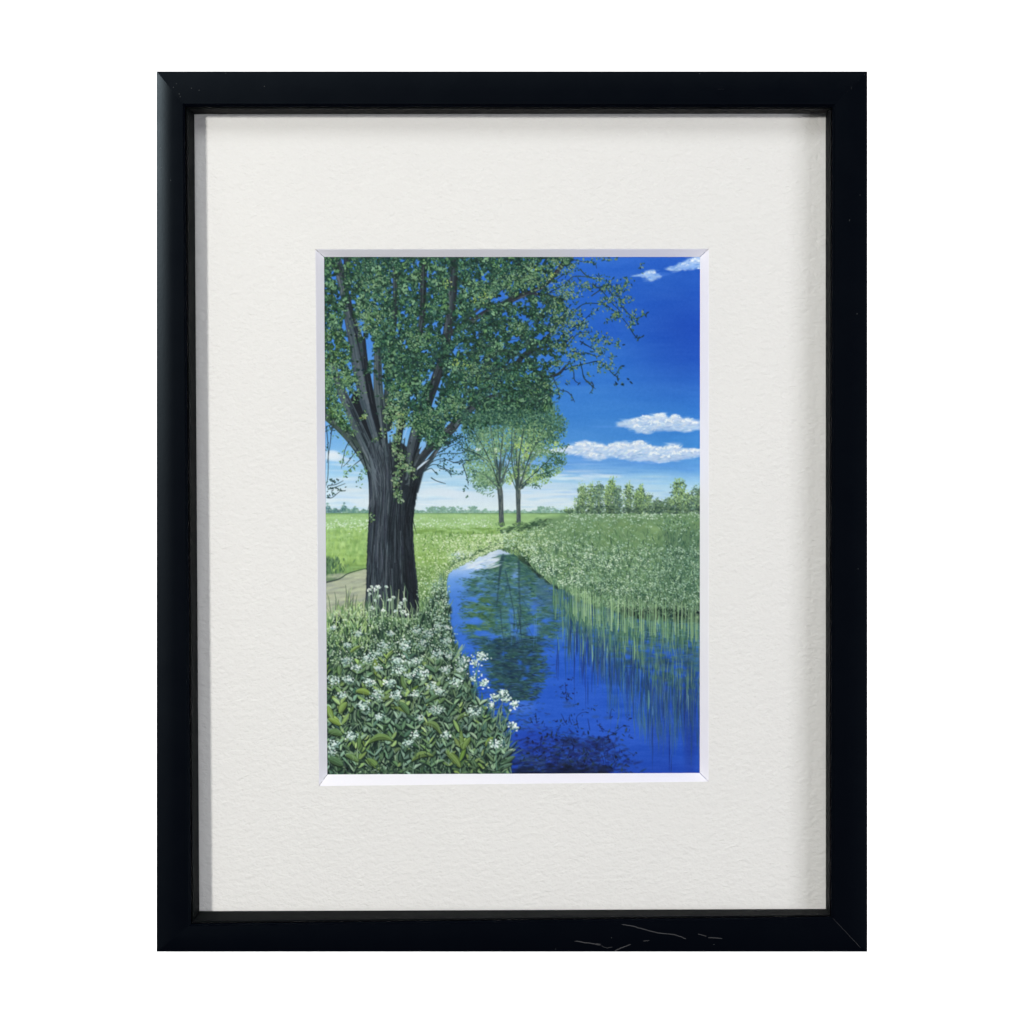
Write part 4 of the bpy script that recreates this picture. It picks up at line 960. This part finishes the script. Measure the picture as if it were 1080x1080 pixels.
    # right of trunk : fine twigs with leaves
    for P in [[(452,488),(462,480),(474,478),(486,478),(494,472)],[(450,492),(458,486),(468,484),(480,488),(492,488)],[(448,496),(456,490),(466,492),(474,499),(476,503)],[(446,498),(454,494),(458,497),(461,501)],[(462,478),(476,470),(490,466)],[(470,468),(484,462),(494,462)],[(490,474),(500,477),(508,482)],[(478,488),(490,486),(506,484)],[(455,504),(460,507),(466,509),(470,510)],[(488,490),(492,502),(494,512)],[(464,494),(474,496),(482,500)]]:
        c.curve(P, [1.3]+[.9]*(len(P)-2)+[.5], (44,66,76), .9)
    for (x, y, n, sx, sy) in [(474,478,20,9,4),(488,472,30,8,6),(490,486,14,7,4),(470,486,12,7,4),(466,492,8,6,3),(476,496,12,5,3),(482,500,7,4,3),(488,498,5,3,3),(492,510,6,2,5),(492,524,3,1,2),(490,516,4,1,3),(462,498,4,3,3),(500,480,12,6,4),(484,463,34,9,5),(494,458,30,8,5)]:
        for i in range(n): c.leaf(x+G(0,sx*.6), y+G(0,sy*.6), U(1.7,3.2), U(.9,1.6), U(0,360), pick([(36,64,70),(48,86,80),(72,112,94),(34,72,76)]), .9)
    # ivy on the trunk
    for (x, y, rx, ry, n) in [(416,440,7,12,110),(410,430,6,10,60),(418,462,6,8,70),(417,475,5,7,60),(424,482,6,7,80),(428,492,7,5,70),(434,496,5,5,36),(420,497,4,8,60),(417,508,4,7,60),(419,520,4,6,54),(422,528,3,4,22),(438,504,3,3,10),(385,438,4,4,20),(396,464,5,3,14),(392,546,3,5,20),(404,456,4,6,20),(422,448,5,8,50),(408,440,4,8,30)]:
        for i in range(n):
            cols = [(30,48,46),(44,70,56)] if i < n*.4 else [(78,112,80),(98,132,92),(112,144,96),(138,164,128)]
            c.leaf(x+G(0,rx*.5), y+G(0,ry*.5), U(1.8,3.2), U(1.1,1.9), U(0,360), pick(cols,8,5), .92)

    # ---------------- foreground plants ----------------
    c.cur = FLOWERS
    FG = [(336,652),(352,645),(372,640),(392,640),(412,648),(430,652),(442,646),(452,630),(462,612),(470,606),(474,622),(474,650),(478,672),(486,694),(494,712),(500,730),(512,742),(530,760),(536,780),(540,800),(542,830),(336,830)]
    c.poly([(336,668),(352,652),(372,648),(392,650),(412,656),(430,658),(446,646),(458,628),(468,616),(473,630),(476,660),(484,694),(492,712),(500,730),(508,745),(526,764),(534,784),(538,800),(540,830),(336,830)], (38,60,54), .97, soft=1.0, wob=2.5, woc=3)
    nn = 0
    items = []
    for i in range(9000):
        x, y = U(338,546), U(604,824)
        if not inpoly(x, y-1, FG): continue
        items.append((y, x))
    items.sort()
    for (y, x) in items:
        near = max(0, (y-650)/170)
        if y < 690:
            if x < 392: cols = [(158,190,120),(132,170,104),(104,144,90),(182,208,140),(80,120,76)]
            elif x > 440: cols = [(84,120,86),(64,98,76),(112,146,108),(50,82,70),(134,166,120)]
            else: cols = [(104,142,98),(78,114,80),(132,166,112),(56,86,70)]
            if y > 672: cols = cols+[(54,84,66),(72,106,80)]
            c.leaf(x, y, U(5,13), U(.6,1.3), -90+G(0,22), pick(cols), U(.5,.9), G(0,.06))
        else:
            lo = [(50,80,64),(66,100,74),(84,118,84),(40,66,58)]; hi = [(104,140,98),(122,154,110),(92,128,80),(138,166,124)]
            if x > 480: lo = [(56,88,78),(70,104,88),(44,70,72)]; 
            if R.random() < (.5 if y < 716 else .72): continue
            if R.random() < .55:
                c.leaf(x, y, U(7,16), U(1.2,3.4), -90+G(0,50), pick(lo if R.random() < .6 else hi), U(.6,.95), G(0,.14))
            else:
                c.leaf(x, y, U(8,18), U(.5,1.1), -90+G(0,36), pick([(126,158,118),(146,174,136),(96,130,98),(112,146,88)]), U(.5,.9), G(0,.12))
            if R.random() < .17: c.dab(x, y, U(1.2,4), U(1.2,3.2), (28,46,48), .7)
    # stalks against the trunk foot
    for i in range(60):
        x = U(346,440); y = U(640,662); L = U(10,26)
        c.line([(x, y), (x+G(0,1), y-L*.6), (x+G(0,2), y-L)], [1.1,.9,.5], pick([(150,180,140),(122,156,116),(178,202,160),(70,96,80)] if x > 386 else [(96,116,88),(128,158,104),(84,104,80),(170,196,130)]), .85)
    for (x, y) in [(389,622),(392,619),(396,622),(399,619),(407,619),(411,632),(400,629),(396,634),(398,620),(390,626),(427,632),(423,636),(415,630),(424,646),(421,640),(426,645),(430,648),(404,644),(393,641),(418,645)]:
        for k in range(6): c.dab(x+G(0,1), y+G(0,.8), U(.7,1.3), U(.6,1.1), pick([(214,226,218),(176,196,190),(240,246,240)]), .85)
        c.line([(x, y), (x+G(0,1.5), y+12)], [.8,1.0], (128,158,130), .8)
    for i in range(1100):                                   # scattered pale buds in the meadow edge
        x, y = U(344,474), U(632,700)
        if not inpoly(x, y, FG): continue
        if x > 440: y = U(612,700)
        c.dab(x, y, U(.5,1.2), U(.45,.9), pick([(196,214,180),(170,196,156),(220,232,214),(146,176,150)]), U(.45,.85), G(0,30))
    for i in range(200):
        x = 463+G(0,6); y = U(610,690)
        c.dab(x+max(0,(y-640)*.16), y, U(.5,1.1), U(.45,.8), pick([(150,180,166),(184,206,190),(120,152,144)]), .8)
    # broad leaves in pairs on upright stems
    def sprig(x, y, H, n, L, wd, cols, lean=0, sp=55):
        top = (x+lean, y-H)
        c.line([(x, y), ((x*2+top[0])/3+G(0,.6), y-H*.4), top], [1.3,1.0,.6], pick([(112,144,120),(92,124,104),(130,160,120)]), .95)
        for i in range(n):
            t_ = (i+.3)/n; px, py = x+lean*t_, y-H*t_; l = L*(1-.35*t_)*U(.8,1.15)
            for sgn in (-1, 1):
                an = -90+sgn*(sp+U(-22,22)-t_*14); bd_ = -sgn*U(-.02,.17); col = pick(cols, 14, 3); l *= U(.7,1.15)
                if R.random() < .12: continue
                c.leaf(px+.3, py+1.1, l, wd*1.25, an, (28,48,46), .7, bd_)
                c.leaf(px, py-.4, l*.97, wd*.82*U(.8,1.1), an, col, .96, bd_)
                c.leaf(px, py-wd*.22, l*.97, .7, an, tuple(min(255, v*1.3+22) for v in col), .55, bd_*1.1)
                c.leaf(px, py-.2, l*.9, wd*.4, an, tuple(min(255, v*1.16+8) for v in col), .55, bd_*1.2)
    dull = [(88,120,86),(74,104,80),(106,138,104),(120,150,118)]; lime = [(118,146,78),(106,134,72),(134,160,88),(96,124,72)]
    S = []
    for i in range(46): 
        x, y = U(342,538), U(706,826)
        if inpoly(x, y-8, FG): S.append((y, x, U(12,24), R.choice((2,3,3)), U(9,15), U(2.4,4.4), dull if R.random() < .7 else lime, G(0,5)))
    for s_ in sorted(S, key=lambda q: q[0]): sprig(s_[1], s_[0], *s_[2:])
    for i in range(150):
        x, y = U(342,538), U(700,822)
        if not inpoly(x, y-6, FG): continue
        an = -90+G(0,24); L = U(12,26)
        c.leaf(x+.6, y+.6, L, U(1.2,2.2), an, (30,50,46), .6, G(0,.08))
        c.leaf(x, y, L, U(.9,2.0), an, pick([(98,128,102),(122,150,122),(82,112,92),(140,164,132),(106,132,88)]), U(.7,.95), G(0,.08))
    grey = [(92,122,104),(78,108,94),(112,142,122),(98,130,106)]; olive = [(112,140,78),(98,126,72),(126,154,88),(92,122,80)]; deep = [(66,96,74),(54,82,68),(78,108,80)]
    PL = []
    for r_ in range(9):
        for q_ in range(14):
            x, y = 344+q_*15+(r_ % 2)*7+G(0,3), 722+r_*13+G(0,3)
            if inpoly(x, y-10, FG) and R.random() < .82: PL.append((y, x))
    for y, x in sorted(PL):
        t0 = R.random(); cols = grey if t0 < .38 else olive if t0 < .68 else dull if t0 < .85 else deep
        c.dab(x, y-8, 6, 7, (30,50,48), .42)
        sprig(x, y, U(18,28), 3, U(10,16), U(2.8,4.8), cols, G(0,4), 46)
    sprig(360, 768, 42, 4, 17, 5.5, lime, -1, 42); sprig(485, 808, 46, 3, 17, 5, lime, -1, 40); sprig(377, 806, 30, 3, 15, 4, dull+lime, 2, 48)
    sprig(500, 800, 34, 4, 14, 4, dull, 6, 40); sprig(455, 812, 30, 3, 13, 4, dull, -2); sprig(404, 786, 40, 4, 13, 3.4, dull, 4, 44); sprig(437, 780, 34, 4, 12, 3.4, dull, 1, 50); sprig(520, 815, 34, 4, 14, 4, dull, 4, 45); sprig(393, 770, 40, 4, 12, 3.6, dull, -1, 40)
    BL = [(346,744,16,7,70,(132,162,74),.05),(358,752,14,7.5,-55,(134,164,78),-.1),(346,758,15,6,28,(138,168,70),-.08),(346,772,16,8,12,(98,134,74),-.12),(346,800,18,10,25,(82,118,72),-.1),(375,729,17,6.5,12,(138,166,72),-.12),(388,784,28,7,-4,(114,146,74),-.22),(387,800,18,7.5,42,(112,146,70),-.08),(396,729,0,0,0,None,0),(402,737,12,5,-28,(122,150,84),.1),
          (420,740,18,7,50,(96,134,78),-.1),(396,712,18,5.5,-92,(128,154,66),.03),(470,792,24,7.5,48,(120,148,72),-.05),(487,790,20,5,-92,(116,146,70),0),(488,791,16,6,-58,(122,152,74),-.06),(434,803,24,6.5,-14,(120,148,74),-.2),(446,764,22,6.5,30,(114,142,76),-.26),(512,787,14,4.5,-42,(128,156,70),-.16),(494,798,18,6,58,(92,124,80),-.05),(530,806,16,5,-32,(92,128,92),-.06),(526,812,16,4.5,-24,(96,130,98),-.05),(530,800,14,4,-38,(92,122,104),-.08),
          (358,712,10,5,-95,(110,146,84),0),(368,690,16,3,-35,(140,170,84),-.1),(362,676,16,3,60,(96,130,96),0),(424,712,16,6,75,(104,138,74),.04),(482,760,14,4,-24,(112,142,78),-.2),(500,742,14,4,60,(84,118,84),-.1),(374,707,14,6,-30,(124,158,100),-.06),(452,740,18,5,-30,(98,134,88),-.1),(364,796,16,6,28,(112,146,78),-.1),(378,790,16,5,-88,(104,140,74),.03)]
    for (x, y, L, wd, an, col, bd_) in BL:
        if not col: continue
        col = (col[0]*.89, col[1]*.91, col[2]*.98)
        c.leaf(x, y+.7, L, wd*1.05, an, tuple(v*.45 for v in col), .85, bd_)
        c.leaf(x, y, L, wd*.92, an, tuple(v*.86 for v in col), 1, bd_)
        c.leaf(x, y-.5, L*.96, wd*.5, an, tuple(min(255, v*1.1+6) for v in col), .8, bd_*1.25)
        c.leaf(x+.3, y, L*.9, .5, an, tuple(v*.7 for v in col), .5, bd_)
    for i in range(260):                                    # curling pale stems and blade edges
        x, y = U(344,536), U(700,818)
        if not inpoly(x, y, FG): continue
        an = -90+G(0,45); L = U(5,13)
        c.leaf(x, y, L, U(.5,1.0), an, pick([(138,164,134),(122,150,122),(152,176,150),(112,140,96)]), .7, G(0,.1))
    for i in range(170):
        x, y = U(344,536), 822-abs(G(0,10)); c.leaf(x, y, U(4,10), U(1,2.4), -90+G(0,60), pick([(40,64,52),(56,84,64),(78,108,78),(30,48,46)]), .85)
    c.dab(440, 820, 110, 2.2, (26,40,40), .75)
    # white flower heads
    def head(x, y, r, bright=1.0, n=None):
        for k in range(int(r*2.4)): c.leaf(x, y+r*.9, r*U(.7,1.2), .6, -90+G(0,40), pick([(104,136,112),(128,158,130)]), .7)
        for k in range(int(r*2.6)): c.dab(x+G(0,r*.45), y+G(0,r*.3), U(1.0,1.8), U(.8,1.4), pick([(40,62,66),(54,78,80),(74,102,92)]), .7)
        for k in range(n or int(r*3.6)):
            px, py = x+G(0,r*.5), y+G(0,r*.34)
            c.dab(px, py, U(.6,1.15), U(.5,.95), pick([(150,180,170),(128,158,154),(170,194,180)]), .85)
        for k in range(n or int(r*2.9)):
            px, py = x+max(-r, min(r, G(0,r*.52))), y-.3+max(-r*.7, min(r*.7, G(0,r*.34)))
            v = pick([(218,232,224),(198,218,206),(238,244,242),(180,204,194),(200,218,214)], 6, 3)
            c.dab(px, py, U(.75,1.25)*bright, U(.55,.95)*bright, tuple(min(255, q*bright) for q in v), .95, G(0,40))
    HD = [(376,704,5,.95),(398,704,5,.95),(432,712,5,.95),(456,724,6,.95),(438,732,5,.98),(360,733,5,.95),(470,706,6,.92),(378,668,4,.9),(366,680,4,.9),(412,668,4,.88),(472,662,4,.85),(464,730,5,.95),(400,756,5,.98),(470,775,5,.98),(404,681,6.5,.9),(427,680,8,1),(365,697,6,.88),(388,694,7,.98),(399,689,5,.92),(420,696,8,1),(438,697,7,.95),(420,706,7.5,1.02),(444,710,9,1.02),(352,717,7,.98),(368,717,6,.95),(389,719,6.5,1.02),(411,720,6.5,1.04),(397,733,7,.98),(480,719,7,1.02),(462,690,7,.92),(488,697,7,.9),(486,706,5,.9),(508,692,6,1.02),(501,700,4,.95),(498,716,3,1),(511,720,5,1.06),(383,743,7.5,1.04),(418,733,7.5,1),(500,750,8,1.02),(443,757,4,.9),(463,749,6,.92),(522,736,5,1.05),(530,731,6,1.06),(534,737,5,1),(543,742,4.5,1.06),(519,744,5,1),(541,765,5.5,1.06),(524,785,7,1.04),(371,776,6.5,1),(352,785,6,1.02),(350,793,5,.85),(438,775,5.5,1.02),(430,783,5,.98),(352,662,3,.9),(440,665,6,.85),(452,668,6,.82),(462,660,5,.85),(470,676,6,.85),(446,678,7,.82),(474,692,5,.85),(456,748,3,.8),(480,742,0,0)]
    for (x, y, r, br) in HD:
        if r: head(x, y, r, br)
    # flowers leaning over the water, with their stems
    for P in [[(526,790),(532,765),(538,748)],[(522,778),(528,755),(530,738)],[(500,740),(502,726),(510,722)],[(500,724),(503,708),(507,698)],[(532,780),(538,770),(540,767)],[(524,812),(523,798),(524,788)],[(515,790),(526,770),(540,748)],[(534,790),(538,778),(539,768)]]:
        c.curve(P, [1.2,1.0,.6], pick([(120,154,124),(104,144,128)]), .9)
    for i in range(60):
        x, y = R.choice([(507,694),(511,722),(529,735),(541,745),(541,765),(524,785),(502,712),(497,700)]); c.dab(x+G(0,3.6), y+G(0,3), U(.7,1.2), U(.6,1.0), (236,243,246), .95)
    for i in range(26): c.leaf(U(506,540), U(745,800), U(6,14), U(1.2,3), -90+G(0,35), pick([(60,98,88),(44,78,92),(84,120,100)]), .7)
    for i in range(30): c.leaf(U(486,505), U(690,735), U(4,9), U(1,2), -90+G(0,35), pick([(70,116,104),(90,140,124),(60,100,110)]), .6)

    # brush grain over everything
    for (cell, cy, k) in [(1.0,1.0,5.0),(2.2,2.2,3.0)]:
        c.a += ((c.noise(FULL, cell, cy)-.5)*k)[..., None]
    v = c.a/255.0                                           # a touch more depth between darks and lights
    m_ = v.mean(-1, keepdims=True); blue = np.clip((v[..., 2:3]-v[..., 1:2])*4-.2, 0, 1)
    d_ = m_+(m_-.42)*.16*np.clip((.9-m_)*3, 0, 1)*(1-blue)
    v = v*(d_/np.maximum(m_, .02))
    gr = np.clip((v[..., 1:2]-np.maximum(v[..., 0:1], v[..., 2:3]))*5, 0, 1)*.13
    c.a[:] = (v+(v.mean(-1, keepdims=True)-v)*gr)*255
    np.clip(c.a, 3, 250, out=c.a)
    return c
# ---- PAINTER END ----

# ================= the painting itself: a flat sheet, one mesh per painted motif =================
E_LIT = 1.0
LIFT = 1.0
c = paint()
q = SS//2
rgb = c.a.reshape(PH*2, q, PW*2, q, 3).mean((1, 3))/255.0          # two cells per plan unit
lab = c.lab[::q, ::q]
lin = np.where(rgb <= .04045, rgb/12.92, ((rgb+.055)/1.055)**2.4)*PIG
lin = np.clip(lin, 0, .92)
H, W = PH*2, PW*2
# vertex colours sit at cell corners
pad = np.pad(lin, ((1, 1), (1, 1), (0, 0)), mode='edge')
vcol = (pad[:-1, :-1]+pad[1:, :-1]+pad[:-1, 1:]+pad[1:, 1:])*.25*(1-SHARP)+pad[1:, 1:]*SHARP     # (H+1, W+1)
fx = 1+dp/D
gx = (PX0+np.arange(W+1)*.5-540)*K*fx
gz = ZC+(540-(PY0+np.arange(H+1)*.5))*K*fx

painting = obj('painting', [P(x, y, d) for d in (.0164, .0182) for x, y in [(PX0-2, PY0-2), (PX0+PW+2, PY0-2), (PX0+PW+2, PY0+PH+2), (PX0-2, PY0+PH+2)]],
               [(0,1,2,3), (7,6,5,4), (0,4,5,1), (1,5,6,2), (2,6,7,3), (3,7,4,0)], CORE, root)
painting['label'] = 'painted landscape with a big tree, a blue stream and white wildflowers'
NAMES = {SKY: ('painted_sky', None), CLOUD: ('painted_cloud', 'upper of the two long white clouds'), CLOUD2: ('painted_cloud', 'long white cloud reaching to the slim trees'),
         CLOUD3: ('painted_cloud', 'smallest pale cloud near the top'), CLOUD4: ('painted_cloud', 'pale cloud in the top right corner'),
         FAR: ('painted_treeline', None), MEADOW: ('painted_meadow', None), PATH: ('painted_path', None), RIVER: ('painted_water', None),
         REEDS: ('painted_reeds', None), TREE: ('painted_large_tree', 'great dark tree with a thick trunk'), SLIM: ('painted_slim_tree', 'slim tree on the left of the pair'), SLIM2: ('painted_slim_tree', 'slim tree on the right of the pair'),
         BUSH: ('painted_bushes', None), FLOWERS: ('painted_wildflowers', None), BANK: ('painted_flowery_bank', None)}
for k, (name, lb) in NAMES.items():
    rr, cc = np.nonzero(lab == k)
    if len(rr) == 0: continue
    vid = np.stack([rr*(W+1)+cc, (rr+1)*(W+1)+cc, (rr+1)*(W+1)+cc+1, rr*(W+1)+cc+1], 1)
    uniq, inv = np.unique(vid.ravel(), return_inverse=True)
    ry, rx = uniq//(W+1), uniq % (W+1)
    co = np.stack([gx[rx], np.full(len(rx), dp), gz[ry]], 1).astype(np.float32)
    me = bpy.data.meshes.new(name); nf = len(rr)
    me.vertices.add(len(uniq)); me.vertices.foreach_set('co', co.ravel())
    me.loops.add(nf*4); me.loops.foreach_set('vertex_index', inv.ravel().astype(np.int32))
    me.polygons.add(nf); me.polygons.foreach_set('loop_start', np.arange(nf, dtype=np.int32)*4)
    me.update(calc_edges=True)
    ca = me.color_attributes.new('pigment', 'FLOAT_COLOR', 'POINT')
    col4 = np.ones((len(uniq), 4), np.float32); col4[:, :3] = vcol[ry, rx]
    ca.data.foreach_set('color', col4.ravel()); me.materials.append(PAINT)
    o = bpy.data.objects.new(name, me); COL.objects.link(o); o.parent = painting
    if lb: o['label'] = lb
